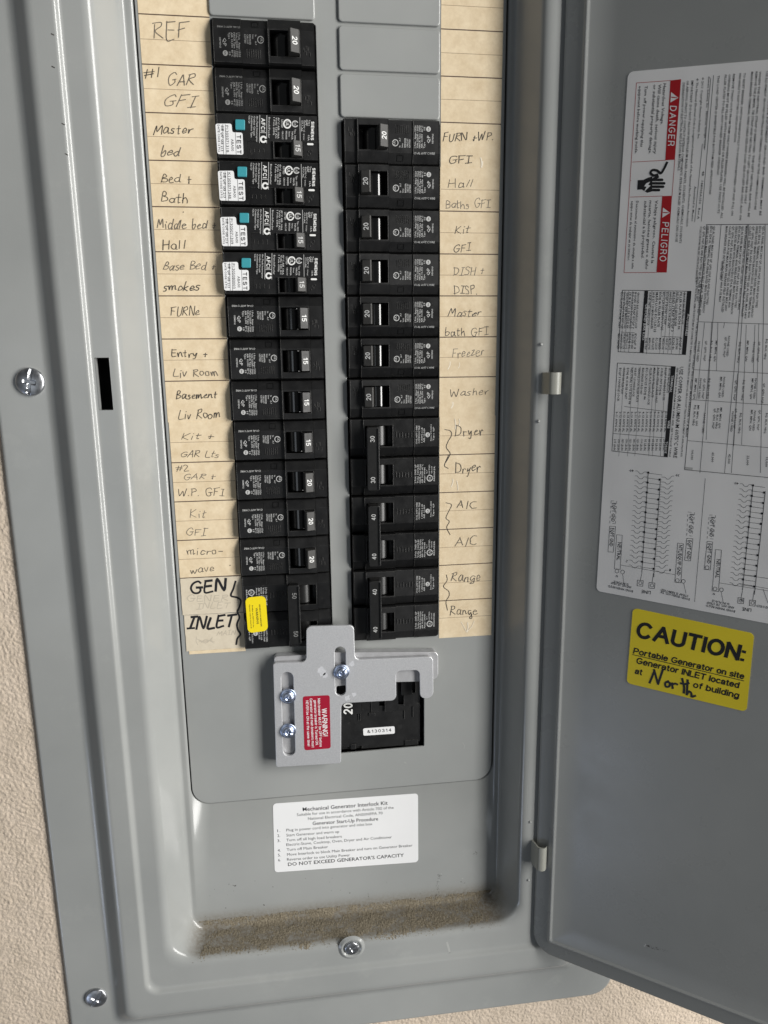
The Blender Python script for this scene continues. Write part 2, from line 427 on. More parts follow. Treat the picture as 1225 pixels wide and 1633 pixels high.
PEN = {
    'A': (0.62, [[(0, 0), (0.32, 1)], [(0.32, 1), (0.6, 0)], [(0.1, 0.38), (0.52, 0.36)]]),
    'B': (0.55, [[(0.05, 0), (0.1, 1), (0.4, 0.9), (0.38, 0.65), (0.1, 0.52), (0.48, 0.4), (0.45, 0.08), (0.05, 0.0)]]),
    'C': (0.55, [_arc(0.35, 0.5, 0.33, 0.5, 60, 310)]),
    'D': (0.65, [[(0.12, 1), (0.08, 0)], [(0, 0.97), (0.45, 0.85), (0.6, 0.5), (0.45, 0.12), (0.0, 0.0)]]),
    'E': (0.5, [[(0.45, 1), (0.05, 0.96)], [(0.06, 1), (0.02, 0), (0.48, 0.04)], [(0.04, 0.52), (0.38, 0.54)]]),
    'F': (0.5, [[(0.08, 0.95), (0.03, 0)], [(0.02, 0.93), (0.52, 1.0)], [(0.05, 0.5), (0.4, 0.54)]]),
    'G': (0.66, [[(0.58, 0.82), (0.45, 1), (0.15, 0.85), (0.02, 0.45), (0.15, 0.05), (0.4, 0.02), (0.56, 0.2), (0.55, 0.45)], [(0.34, 0.45), (0.66, 0.47)]]),
    'H': (0.6, [[(0.05, 1), (0.02, 0)], [(0.52, 1), (0.5, 0)], [(0.02, 0.48), (0.54, 0.52)]]),
    'I': (0.46, [[(0.05, 0.98), (0.45, 1)], [(0.25, 1), (0.22, 0)], [(0, 0), (0.44, 0.03)]]),
    'K': (0.58, [[(0.06, 1), (0.03, 0)], [(0.5, 0.95), (0.08, 0.42), (0.55, 0)]]),
    'L': (0.5, [[(0.06, 1), (0.03, 0.04), (0.48, 0.06)]]),
    'M': (0.75, [[(0.0, 0), (0.12, 0.95), (0.34, 0.35), (0.58, 1), (0.72, 0)]]),
    'N': (0.62, [[(0.02, 0), (0.08, 1), (0.5, 0.02), (0.58, 1)]]),
    'P': (0.5, [[(0.1, 0.98), (0.04, 0)], [(0.02, 0.95), (0.4, 1), (0.46, 0.72), (0.1, 0.5)]]),
    'R': (0.58, [[(0.1, 0.95), (0.04, 0)], [(0.0, 0.92), (0.4, 1.0), (0.46, 0.72), (0.1, 0.5), (0.56, 0)]]),
    'S': (0.5, [[(0.46, 0.9), (0.2, 1), (0.05, 0.75), (0.38, 0.42), (0.36, 0.08), (0.02, 0.06)]]),
    'T': (0.55, [[(0, 0.96), (0.55, 1)], [(0.28, 0.98), (0.24, 0)]]),
    'U': (0.58, [[(0.05, 1), (0.04, 0.3), (0.2, 0.0), (0.45, 0.15), (0.52, 1)]]),
    'W': (0.85, [[(0, 0.95), (0.16, 0.02), (0.4, 0.7), (0.58, 0.02), (0.84, 1)]]),
    'a': (0.5, [[(0.42, 0.52), (0.2, 0.6), (0.03, 0.3), (0.15, 0.02), (0.38, 0.2), (0.44, 0.58), (0.42, 0.1), (0.54, 0.06)]]),
    'b': (0.45, [[(0.06, 1), (0.04, 0.02), (0.3, 0.0), (0.42, 0.3), (0.25, 0.5), (0.06, 0.3)]]),
    'c': (0.42, [[(0.38, 0.5), (0.2, 0.58), (0.03, 0.28), (0.18, 0.0), (0.42, 0.1)]]),
    'd': (0.5, [[(0.4, 0.48), (0.2, 0.56), (0.03, 0.25), (0.18, 0.0), (0.4, 0.25), (0.48, 1.0), (0.42, 0.1), (0.52, 0.04)]]),
    'e': (0.44, [[(0.05, 0.28), (0.36, 0.38), (0.25, 0.58), (0.05, 0.34), (0.12, 0.02), (0.46, 0.12)]]),
    'f': (0.36, [[(0.36, 0.95), (0.2, 0.98), (0.12, 0.6), (0.1, -0.02)], [(0, 0.5), (0.34, 0.54)]]),
    'g': (0.48, [[(0.4, 0.5), (0.2, 0.56), (0.04, 0.28), (0.2, 0.02), (0.4, 0.3), (0.4, -0.3), (0.15, -0.35), (0.5, 0.05)]]),
    'h': (0.46, [[(0.06, 1), (0.03, 0)], [(0.04, 0.3), (0.26, 0.55), (0.38, 0.35), (0.42, 0)]]),
    'i': (0.2, [[(0.08, 0.52), (0.08, 0)], [(0.11, 0.78), (0.13, 0.84)]]),
    'k': (0.42, [[(0.06, 1), (0.03, 0)], [(0.36, 0.55), (0.06, 0.22), (0.42, 0)]]),
    'l': (0.2, [[(0.1, 1), (0.07, 0.0)]]),
    'm': (0.72, [[(0.02, 0.5), (0.06, 0), (0.1, 0.4), (0.26, 0.54), (0.32, 0.02), (0.38, 0.4), (0.54, 0.54), (0.62, 0.04), (0.72, 0.08)]]),
    'n': (0.5, [[(0.03, 0.52), (0.05, 0), (0.08, 0.35), (0.28, 0.55), (0.38, 0.3), (0.42, 0.02), (0.5, 0.06)]]),
    'o': (0.44, [_arc(0.2, 0.27, 0.19, 0.27, 95, 460)]),
    'p': (0.44, [[(0.05, 0.52), (0.03, -0.35)], [(0.04, 0.4), (0.25, 0.55), (0.38, 0.3), (0.2, 0.0), (0.05, 0.12)]]),
    'r': (0.38, [[(0.04, 0.5), (0.06, 0), (0.1, 0.35), (0.22, 0.52), (0.36, 0.48)]]),
    's': (0.4, [[(0.34, 0.5), (0.14, 0.55), (0.08, 0.36), (0.32, 0.2), (0.24, 0.0), (0.0, 0.04)]]),
    't': (0.34, [[(0.16, 0.88), (0.12, 0.06), (0.28, 0.04)], [(0, 0.56), (0.34, 0.6)]]),
    'u': (0.48, [[(0.04, 0.52), (0.06, 0.08), (0.25, 0.02), (0.38, 0.5), (0.4, 0.05), (0.5, 0.06)]]),
    'v': (0.42, [[(0.02, 0.52), (0.16, 0.0), (0.38, 0.55)]]),
    'w': (0.64, [[(0.02, 0.5), (0.12, 0.02), (0.3, 0.4), (0.42, 0.02), (0.62, 0.55)]]),
    'y': (0.44, [[(0.04, 0.52), (0.1, 0.12), (0.34, 0.5)], [(0.38, 0.54), (0.2, -0.3), (0.02, -0.32)]]),
    'z': (0.42, [[(0.04, 0.5), (0.36, 0.52), (0.04, 0.02), (0.42, 0.04)]]),
    '+': (0.42, [[(0.2, 0.62), (0.2, 0.0), (0.1, 0.12)], [(0.02, 0.33), (0.4, 0.36)]]),
    '-': (0.4, [[(0.04, 0.42), (0.36, 0.45)]]),
    '.': (0.16, [[(0.04, 0.0), (0.08, 0.05)]]),
    '/': (0.3, [[(0.22, 1.02), (0.1, -0.1)]]),
    '#': (0.62, [[(0.22, 0.95), (0.1, 0.05)], [(0.5, 0.95), (0.38, 0.05)], [(0.0, 0.62), (0.62, 0.7)], [(0.0, 0.32), (0.58, 0.4)]]),
    '1': (0.24, [[(0.12, 1), (0.1, 0)]]),
    '2': (0.5, [[(0.04, 0.8), (0.25, 1), (0.42, 0.75), (0.05, 0.04), (0.5, 0.06)]]),
    ' ': (0.36, []),
}


def handwrite(mb, s, fn, p0, p1, h, w, mat, d, fr=FP, wob=0.035):
    dx, dy = p1[0] - p0[0], p1[1] - p0[1]; L = math.hypot(dx, dy)
    e1 = np.array([dx, dy]) / L; e2 = np.array([dy, -dx]) / L
    slant = rnd.uniform(-0.02, 0.22); gap = 0.12; tot = sum(PEN[c][0] + gap for c in s) - gap; k = L / tot; x = 0.0
    for c in s:
        cw, st = PEN[c]; jy = rnd.uniform(-0.09, 0.09); sh = slant + rnd.uniform(-0.08, 0.10); hh = h * rnd.uniform(0.82, 1.06)
        for line in st:
            pts = [(a + sh * b + rnd.uniform(-wob, wob), b + jy + rnd.uniform(-wob, wob)) for a, b in line]
            pts = catmull(pts, 4)
            q = [np.array(p0) + e1 * ((x + a) * k) + e2 * (b * hh) for a, b in pts]
            mb.stroke([fn(*p) for p in q], w * rnd.uniform(0.85, 1.15), d, mat, fr)
        x += cw + gap


# ------------------------------------------------------------------ plain sans lettering drawn from centre lines (cap height 1)
def _el(x0, x1, y0, y1, a0=90, a1=450, n=20): return _arc((x0 + x1) / 2, (y0 + y1) / 2, (x1 - x0) / 2, (y1 - y0) / 2, a0, a1, n)


X_ = 0.72
SANS = {
    'A': (0.72, [[(0, 0), (0.36, 1), (0.72, 0)], [(0.13, 0.36), (0.59, 0.36)]]),
    'B': (0.6, [[(0.33, 0.53), (0, 0.53)], [(0, 0), (0, 1), (0.33, 1)] + _arc(0.33, 0.765, 0.24, 0.235, 80, -80, 6) + [(0.33, 0.53)] + _arc(0.34, 0.265, 0.26, 0.265, 80, -80, 6) + [(0.33, 0), (0, 0)]]),
    'C': (0.68, [_el(0, 0.7, 0, 1, 42, 318, 18)]), 'D': (0.64, [[(0, 0), (0, 1), (0.26, 1)] + _arc(0.26, 0.5, 0.38, 0.5, 84, -84, 12) + [(0.26, 0), (0, 0)]]),
    'E': (0.54, [[(0.54, 1), (0, 1), (0, 0), (0.54, 0)], [(0, 0.52), (0.5, 0.52)]]), 'F': (0.5, [[(0.52, 1), (0, 1), (0, 0)], [(0, 0.5), (0.46, 0.5)]]),
    'G': (0.7, [_el(0, 0.72, 0, 1, 45, 330, 18) + [(0.69, 0.45), (0.4, 0.45)]]), 'H': (0.6, [[(0, 0), (0, 1)], [(0.6, 0), (0.6, 1)], [(0, 0.52), (0.6, 0.52)]]),
    'I': (0.02, [[(0.01, 0), (0.01, 1)]]), 'J': (0.45, [[(0.42, 1), (0.42, 0.25)] + _arc(0.21, 0.22, 0.21, 0.22, 0, -170, 8)]),
    'K': (0.6, [[(0, 0), (0, 1)], [(0.56, 1), (0.02, 0.4)], [(0.2, 0.58), (0.6, 0)]]), 'L': (0.48, [[(0, 1), (0, 0), (0.48, 0)]]),
    'M': (0.74, [[(0, 0), (0, 1), (0.37, 0.05), (0.74, 1), (0.74, 0)]]), 'N': (0.62, [[(0, 0), (0, 1), (0.62, 0), (0.62, 1)]]), 'O': (0.74, [_el(0, 0.74, 0, 1)]),
    'P': (0.56, [[(0, 0), (0, 1), (0.32, 1)] + _arc(0.32, 0.73, 0.25, 0.27, 80, -80, 8) + [(0.32, 0.46), (0, 0.46)]]), 'Q': (0.74, [_el(0, 0.74, 0, 1), [(0.46, 0.22), (0.74, -0.03)]]),
    'R': (0.6, [[(0, 0), (0, 1), (0.34, 1)] + _arc(0.34, 0.74, 0.24, 0.26, 80, -80, 8) + [(0.34, 0.48), (0, 0.48)], [(0.34, 0.46), (0.55, 0.3), (0.6, 0)]]),
    'S': (0.6, [_arc(0.3, 0.74, 0.27, 0.26, 25, 230, 10) + _arc(0.3, 0.26, 0.3, 0.27, 60, -155, 10)]), 'T': (0.6, [[(0, 1), (0.6, 1)], [(0.3, 1), (0.3, 0)]]),
    'U': (0.6, [[(0, 1), (0, 0.3)] + _arc(0.3, 0.29, 0.3, 0.29, 180, 360, 12) + [(0.6, 1)]]), 'V': (0.64, [[(0, 1), (0.32, 0), (0.64, 1)]]), 'W': (0.96, [[(0, 1), (0.23, 0), (0.48, 1), (0.73, 0), (0.96, 1)]]),
    'X': (0.6, [[(0, 0), (0.6, 1)], [(0, 1), (0.6, 0)]]), 'Y': (0.62, [[(0, 1), (0.31, 0.45), (0.62, 1)], [(0.31, 0.45), (0.31, 0)]]), 'Z': (0.56, [[(0, 1), (0.56, 1), (0, 0), (0.56, 0)]]),
    '0': (0.5, [_el(0, 0.5, 0, 1)]), '1': (0.3, [[(0.03, 0.78), (0.24, 0.98), (0.24, 0)]]),
    '2': (0.52, [_arc(0.26, 0.71, 0.25, 0.29, 165, -20, 10) + [(0.38, 0.44), (0, 0), (0.52, 0)]]), '3': (0.52, [_arc(0.25, 0.76, 0.23, 0.24, 160, -80, 9) + _arc(0.25, 0.26, 0.27, 0.26, 80, -160, 9)]),
    '4': (0.56, [[(0.42, 0), (0.42, 1), (0, 0.3), (0.56, 0.3)]]), '5': (0.52, [[(0.48, 1), (0.1, 1), (0.05, 0.52)] + _arc(0.25, 0.31, 0.26, 0.31, 130, -150, 12)]),
    '8': (0.52, [_el(0.04, 0.48, 0.53, 1), _el(0, 0.52, 0, 0.53)]), '6': (0.52, [_el(0, 0.52, 0, 0.6), [(0.03, 0.4), (0.12, 0.8), (0.3, 1), (0.48, 0.9)]]), '7': (0.52, [[(0, 1), (0.52, 1), (0.2, 0)]]), '9': (0.52, [_el(0, 0.52, 0.4, 1), [(0.49, 0.6), (0.4, 0.2), (0.2, 0), (0.04, 0.1)]]),
    'a': (0.46, [[(0.02, 0.55)] + _arc(0.23, 0.54, 0.2, 0.18, 150, 20, 7) + [(0.44, 0.5), (0.44, 0)], [(0.44, 0.4), (0.2, 0.38)] + _arc(0.18, 0.2, 0.17, 0.19, 95, 290, 9) + [(0.44, 0.2)]]),
    'b': (0.48, [[(0, 0), (0, 1)], _el(0, 0.48, 0, X_)]), 'c': (0.44, [_el(0, 0.48, 0, X_, 45, 315, 14)]), 'd': (0.48, [[(0.48, 0), (0.48, 1)], _el(0, 0.48, 0, X_)]),
    'e': (0.48, [[(0.02, 0.39), (0.47, 0.39)] + _el(0, 0.48, 0, X_, 15, 322, 16)]), 'f': (0.26, [[(0.28, 0.98), (0.2, 1.0), (0.12, 0.88), (0.12, 0)], [(0, X_ - .02), (0.27, X_ - .02)]]),
    'g': (0.48, [_el(0, 0.48, 0, X_), [(0.48, X_), (0.48, -0.08)] + _arc(0.25, -0.06, 0.23, 0.2, 0, -160, 8)]), 'h': (0.44, [[(0, 0), (0, 1)], [(0, 0.42)] + _arc(0.22, 0.46, 0.22, 0.26, 160, 0, 8) + [(0.44, 0)]]),
    'i': (0.02, [[(0.01, 0), (0.01, X_)], [(0.01, 0.93), (0.01, 1)]]), 'k': (0.42, [[(0, 0), (0, 1)], [(0.4, X_), (0.02, 0.28)], [(0.15, 0.42), (0.43, 0)]]), 'l': (0.02, [[(0.01, 0), (0.01, 1)]]),
    'm': (0.72, [[(0, 0), (0, X_)], [(0, 0.42)] + _arc(0.18, 0.46, 0.18, 0.26, 160, 0, 7) + [(0.36, 0)], [(0.36, 0.42)] + _arc(0.54, 0.46, 0.18, 0.26, 160, 0, 7) + [(0.72, 0)]]),
    'n': (0.44, [[(0, 0), (0, X_)], [(0, 0.42)] + _arc(0.22, 0.46, 0.22, 0.26, 160, 0, 8) + [(0.44, 0)]]), 'o': (0.5, [_el(0, 0.5, 0, X_)]), 'p': (0.48, [[(0, -0.28), (0, X_)], _el(0, 0.48, 0, X_)]),
    'r': (0.26, [[(0, 0), (0, X_)], [(0, 0.45), (0.1, 0.65), (0.27, 0.7)]]), 's': (0.42, [_arc(0.21, 0.54, 0.18, 0.18, 25, 230, 8) + _arc(0.21, 0.18, 0.21, 0.19, 60, -155, 8)]),
    't': (0.26, [[(0.12, 0.93), (0.12, 0.12), (0.2, 0), (0.28, 0.02)], [(0, X_ - .02), (0.27, X_ - .02)]]), 'u': (0.44, [[(0, X_), (0, 0.24)] + _arc(0.22, 0.24, 0.22, 0.24, 180, 350, 8), [(0.44, X_), (0.44, 0)]]),
    'v': (0.44, [[(0, X_), (0.22, 0), (0.44, X_)]]), 'w': (0.66, [[(0, X_), (0.16, 0), (0.33, X_), (0.5, 0), (0.66, X_)]]), 'y': (0.44, [[(0, X_), (0.22, 0.02)], [(0.44, X_), (0.18, -0.15), (0.04, -0.25)]]),
    ':': (0.02, [[(0.01, 0.02), (0.01, 0.04)], [(0.01, 0.62), (0.01, 0.64)]]), '.': (0.02, [[(0.01, 0), (0.01, 0.01)]]), '!': (0.02, [[(0.01, 0.3), (0.01, 1)], [(0.01, 0), (0.01, 0.01)]]), ' ': (0.16, []),
    '&': (0.66, [[(0.64, 0), (0.14, 0.62), (0.14, 0.85), (0.26, 1), (0.4, 0.86), (0.38, 0.7), (0.05, 0.42), (0.0, 0.2), (0.2, 0), (0.42, 0.08), (0.62, 0.42)]]),
}


def sans(mb, s, fn, p0, p1, h, mat, d, fr=FP, weight=0.16, gap=None):
    dx, dy = p1[0] - p0[0], p1[1] - p0[1]; L = math.hypot(dx, dy); e1 = np.array([dx, dy]) / L; e2 = np.array([dy, -dx]) / L
    wt = weight; gap = 0.20 if gap is None else gap
    tot = sum(SANS[c][0] + wt + gap for c in s) - gap; k = L / tot; x = wt / 2; n = 0
    a = np.array(fn(*p0)); b = np.array(fn(*(np.array(p0) + e2 * h))); w = np.linalg.norm(b - a) * wt
    q0 = np.array(p0)
    for c in s:
        for line in SANS[c][1]:
            q = [q0 + e1 * ((x + u) * k) + e2 * ((wt / 2 + v * (1 - wt)) * h) for u, v in line]
            n += 1; mb.stroke([fn(*p) for p in q], w, d + 0.006 * (n % 3), mat, fr, 0.004)
        x += SANS[c][0] + wt + gap



def ring(mb, fn, c, r, w, mat, d, fr=FP, n=20):
    pts = [fn(c[0] + r * math.cos(2 * math.pi * k / n), c[1] + r * math.sin(2 * math.pi * k / n)) for k in range(n + 1)]
    mb.stroke(pts, w, d, mat, fr, 0.0)


def disc(mb, fn, c, r, mat, d, fr=FP, n=16):
    mb.sheet([fn(c[0] + r * math.cos(2 * math.pi * k / n), c[1] + r * math.sin(2 * math.pi * k / n)) for k in range(n)], d, mat, fr)

# ------------------------------------------------------------------ the plaster wall (setting)
def build_wall():
    x0, x1, z0, z1, st = -170.0, 400.0, -760.0, -200.0, 0.7
    nx, nz = int((x1 - x0) / st) + 1, int((z1 - z0) / st) + 1; x1, z1 = x0 + (nx - 1) * st, z0 + (nz - 1) * st
    rs = np.random.RandomState(5)
    fx = np.fft.fftfreq(nx)[:, None]; fz = np.fft.fftfreq(nz)[None, :]; fr = np.hypot(fx, fz)
    def band(f0, f1):
        h = np.fft.ifft2(np.fft.fft2(rs.randn(nx, nz)) * np.exp(-(fr / f1) ** 2) * (1 - np.exp(-(fr / f0) ** 2))).real
        return h / h.std()
    h = 0.21 * np.tanh(band(0.15, 0.32) * 1.3) + 0.07 * band(0.30, 0.45) + 0.08 * band(0.02, 0.05)
    X, Z = np.meshgrid(x0 + np.arange(nx) * st, z0 + np.arange(nz) * st, indexing='ij')
    co = np.stack([X, -15.3 - h, Z], -1).reshape(-1, 3) * S
    I = np.arange(nx * nz).reshape(nx, nz)
    q = np.stack([I[:-1, :-1], I[1:, :-1], I[1:, 1:], I[:-1, 1:]], -1)
    cx, cz = X[:-1, :-1] + st / 2, Z[:-1, :-1] + st / 2
    keep = ~((cx > -84) & (cx < 300) & (cz > -672))
    q = q[keep].reshape(-1, 4); us = np.unique(q); rm = np.zeros(len(co), int); rm[us] = np.arange(len(us)); co = co[us]; q = rm[q]
    far = []
    def coarse(a, b, c, d):
        n = len(far); far.append([(a, -15.3, c), (b, -15.3, c), (b, -15.3, d), (a, -15.3, d)])
    coarse(-900, x0, -1300, 900); coarse(x1, 1200, -1300, 900); coarse(x0, x1, -1300, z0)
    coarse(x0, -84, z1, 900); coarse(300, x1, z1, 900); coarse(-84, 300, 168, 900)
    fv = np.array(far, float).reshape(-1, 3) * S; n0 = len(co)
    verts = np.concatenate([co, fv]); faces = q.tolist() + [[n0 + 4 * i + k for k in range(4)] for i in range(len(far))]
    me = bpy.data.meshes.new('wall'); me.from_pydata(verts.tolist(), [], faces); me.materials.append(M['wall'])
    me.polygons.foreach_set('use_smooth', [True] * len(me.polygons)); me.update()
    o = bpy.data.objects.new('wall', me); COL.objects.link(o); o['kind'] = 'structure'
    o['label'] = 'beige wall with a rough plaster texture behind the grey panel'
    return o


build_wall()

# ------------------------------------------------------------------ electrical panel: cover, dead front, door
PANEL = thing('electrical_panel', 'grey metal electrical panel with its door swung open to the right', 'electrical panel', (106, -4, -687))
LOOPS = [  # x0, x1, zb, zt, r, Y, fillet
    (-93.6, 308.9, -679.9, 176, 17, -9.0, 0), (-93.6, 308.9, -679.9, 176, 17, -18.0, 2.4), (-61.8, 276.4, -649.5, 145, 7, -19.0, 3.0),
    (-52.0, 268.5, -640.5, 136.5, 8, -26.2, 3.0), (-38.4, 252.5, -622.5, 118, 10, -26.4, 1.0), (-35.8, 250, -619.5, 115.5, 9, -24.0, 1.2),
    (-21.0, 229.8, -600.5, 101, 19, -24.0, 4.2), (-8.6, 219.6, -596.5, 96, 13, 0.0, 4.2), (-4.8, 217.0, -590.0, 90, 9, 0.0, 0), (-2.6, 215.1, -496.6, 82.6, 13, 0.0, 0), (-2.6, 215.1, -496.6, 82.6, 13, 4.0, 0)]


def cover_profile():
    L = [np.array(l[:6], float) for l in LOOPS]; out = []
    dist = lambda a, b: math.hypot(b[0] - a[0], b[5] - a[5])
    for i, l in enumerate(L):
        fl = LOOPS[i][6]
        if not fl: out.append(l); continue
        a, c = L[i - 1], L[i + 1]
        da, dc = dist(a, l), dist(l, c); ta, tc = min(fl / da, 0.45), min(fl / dc, 0.45)
        pa, pc = l + (a - l) * ta, l + (c - l) * tc
        out.append(l + (a - l) * min(ta * 1.08, 0.49))
        for k in range(7):
            s = k / 6; out.append((1 - s) ** 2 * pa + 2 * s * (1 - s) * l + s * s * pc)
        out.append(l + (c - l) * min(tc * 1.08, 0.49))
    return out


PROF = cover_profile()


def build_cover():
    mb = MB(); n = 10; N = 4 * (n + 1); vs = []
    for p in PROF: vs += [FP(x, z, -p[5]) for x, z in rr_loop(p[0], p[1], p[2], p[3], max(p[4], 0.5), n)]
    fs = []; R = len(PROF)
    for i in range(R - 1):
        for k in range(N): fs.append((i * N + k, i * N + (k + 1) % N, (i + 1) * N + (k + 1) % N, (i + 1) * N + k))
    # latch slot: split the seat band on the left side
    mb.add(vs, fs, 'paint_cover', True)
    # find the left long quad of the seat band (between bead foot and tray edge) that spans the slot and replace it
    X0, X1, Z0, Z1 = -34.6, -26.6, -219.0, -189.0
    for fi, f in enumerate(mb.f):
        P = np.array([mb.v[i] for i in f])
        if P[:, 0].min() <= X0 + 2 and P[:, 0].max() >= X1 - 0.1 and P[:, 0].max() < -20 and P[:, 2].min() < Z0 and P[:, 2].max() > Z1 and abs(P[:, 1] + 24).max() < 0.5:
            xa, xb = P[:, 0].min(), P[:, 0].max(); za, zb = P[:, 2].min(), P[:, 2].max()
            xa2 = max(xa, X0)
            ends = sorted(P.tolist(), key=lambda c: c[2]); lo = sorted(ends[:2]); hi = sorted(ends[2:])
            del mb.f[fi]; del mb.m[fi]; del mb.s[fi]
            def q(a, b, c, d): mb.add([FP(a, c, 24), FP(b, c, 24), FP(b, d, 24), FP(a, d, 24)], [(0, 1, 2, 3)], 'paint_cover', True)
            mb.add([lo[0], lo[1], FP(xb, Z0, 24), FP(xa, Z0, 24)], [(0, 1, 2, 3)], 'paint_cover', True); mb.add([FP(xa, Z1, 24), FP(xb, Z1, 24), hi[1], hi[0]], [(0, 1, 2, 3)], 'paint_cover', True); q(min(X1, xb), xb, Z0, Z1)
            if X0 > xa: q(xa, X0, Z0, Z1)
            for a, b in (((xa2, Z0), (xa2, Z1)), ((xa2, Z1), (X1, Z1)), ((X1, Z1), (X1, Z0)), ((X1, Z0), (xa2, Z0))):
                mb.add([FP(a[0], a[1], 24), FP(b[0], b[1], 24), FP(b[0], b[1], 18.5), FP(a[0], a[1], 18.5)], [(0, 1, 2, 3)], 'paint_cover')
            break
    else: print('SLOT NOT CUT')
    # small scuffs and paint chips
    sc = lambda x, y: at(x, y, 0.0)
    for (x, y, r, m) in ((558, 1424, 1.6, 'speck'), (421, 1443, 1.8, 'speck'), (360, 1448, 1.2, 'speck'), (533, 1456, 1.0, 'speck'), (576, 1454, 1.3, 'speck'),
                         (659, 1437, 1.0, 'speck'), (738, 1401, 0.9, 'chalk'), (724, 1185, 0, 'speck')):
        if r: mb.sheet([sc(x, y) + np.array([math.cos(a), math.sin(a)]) * r * 0.33 * rnd.uniform(0.5, 1.4) for a in np.arange(0, 6.28, 0.7)], 0.06, m)
    for pts, n, sp, m in (([(698, 1394), (702, 1399), (697, 1408), (699, 1420), (695, 1430)], 46, 0.55, 'speck'), ([(703, 1394), (701, 1403), (697, 1411)], 14, 0.4, 'chalk'),
                          ([(586, 1423), (588, 1432), (587, 1442)], 14, 0.3, 'speck'), ([(735, 1406), (741, 1408)], 9, 0.4, 'speck'), ([(362, 1409), (370, 1411), (375, 1413)], 12, 0.35, 'speck'),
                          ([(755, 1362), (759, 1359), (761, 1366)], 10, 0.3, 'speck'), ([(573, 1457), (580, 1453)], 12, 0.4, 'speck'), ([(430, 1480), (560, 1462), (760, 1440)], 60, 4.0, 'speck'), ([(320, 1440), (520, 1400), (760, 1380)], 26, 14.0, 'speck')):
        path = catmull([sc(*p) for p in pts], 6)
        for _ in range(n):                       # clusters of tiny chips along a wandering scrape
            c = path[rnd.randrange(len(path))] + np.array([rnd.gauss(0, sp), rnd.gauss(0, sp)]); r = rnd.uniform(0.08, 0.30)
            mb.sheet([c + np.array([math.cos(a), math.sin(a)]) * r * rnd.uniform(0.5, 1.5) for a in np.arange(0, 6.28, 1.05)], 0.05 + rnd.uniform(0, .02), m)
    # dried drips and rubbed patches on the lower rim, and scuffs on the flange
    for pts, w in (([(713, 1503), (717, 1520), (714, 1532)], 1.5), ([(790, 1520), (806, 1518), (815, 1530)], 2.2), ([(725, 1545), (740, 1541)], 1.0)):
        mb.stroke(catmull([at(x, y, 24.0) for x, y in pts], 4), w, 24.06, 'dust')
    for x, y, dpt in ((84, 55, 26.3), (85, 107, 26.3), (101, 198, 26.3), (106, 246, 26.3)):
        mb.stroke([at(x - 2, y - 1, dpt), at(x, y, dpt), at(x + 2, y + 1, dpt)], 0.6, dpt + 0.08, 'speck')
    return mb.build('cover', PANEL)


build_cover()

# enclosure box behind (seen only through gaps)
bx = MB()
bx.plate([[(-80, -672), (296, -672), (296, 166), (-80, 166)]], -92, -90, 'galv')
for a, b in (((-82, -674, -92), (-80, 168, 3.0)), ((296, -674, -92), (298, 168, 3.0)), ((-80, -674, -90), (296, -672, 3.0)), ((-80, 166, -90), (296, 168, 3.0))):
    bx.box(a, b, 'galv')
bx.build('enclosure_box', PANEL)

PITCH = 25.4
rowz = lambda k: -PITCH * k
BL = (39.6, 99.2); BR = (113.0, 173.0)


def build_deadfront():
    mb = MB()
    out = rr_loop(-1.7, 213.5, -495.7, 81.8, 12.4, 8)
    holes = [rpoly([(BL[0], rowz(0) - 1.0), (BL[1], rowz(0) - 1.0), (BL[1], rowz(15) + 0.3), (BL[0], rowz(15) + 0.3)], 0.8, 2),
             rpoly([(BR[0], rowz(2) - 1.0), (BR[1], rowz(2) - 1.0), (BR[1], rowz(15) + 0.3), (BR[0], rowz(15) + 0.3)], 0.8, 2),
             rpoly([(101, -398), (163.0, -398), (163.0, -464.9), (101, -465.4)], 0.8, 2)]
    mb.plate([out] + holes, -1.4, 0.15, 'paint', bevel=0.35)
    for pts, w, m in (([at(738, 1184), at(741, 1189), at(740, 1194)], 0.35, 'dust'), ([at(645, 1215), at(648, 1217)], 0.4, 'dust')):
        mb.stroke(pts, w, 0.2, m)
    o = mb.build('dead_front', PANEL)
    for side, rows in ((BL, (-3, -2, -1)), (BR, (-3, -2, -1, 0, 1))):
        for k in rows:
            p = MB(); z1, z0 = rowz(k) - 1.15, rowz(k + 1) + 0.75
            ol = rpoly([(side[0] - 0.5, z0), (side[1] - 0.2, z0), (side[1] - 0.2, z1), (side[0] - 0.5, z1)], 2.0, 4)
            p.plate([ol], 0.0, 1.7, 'paint', bevel=0.7)
            p.build('filler_plate', o, ORG[PANEL.name])
    return o


DEAD = build_deadfront()
ORG[DEAD.name] = ORG[PANEL.name]

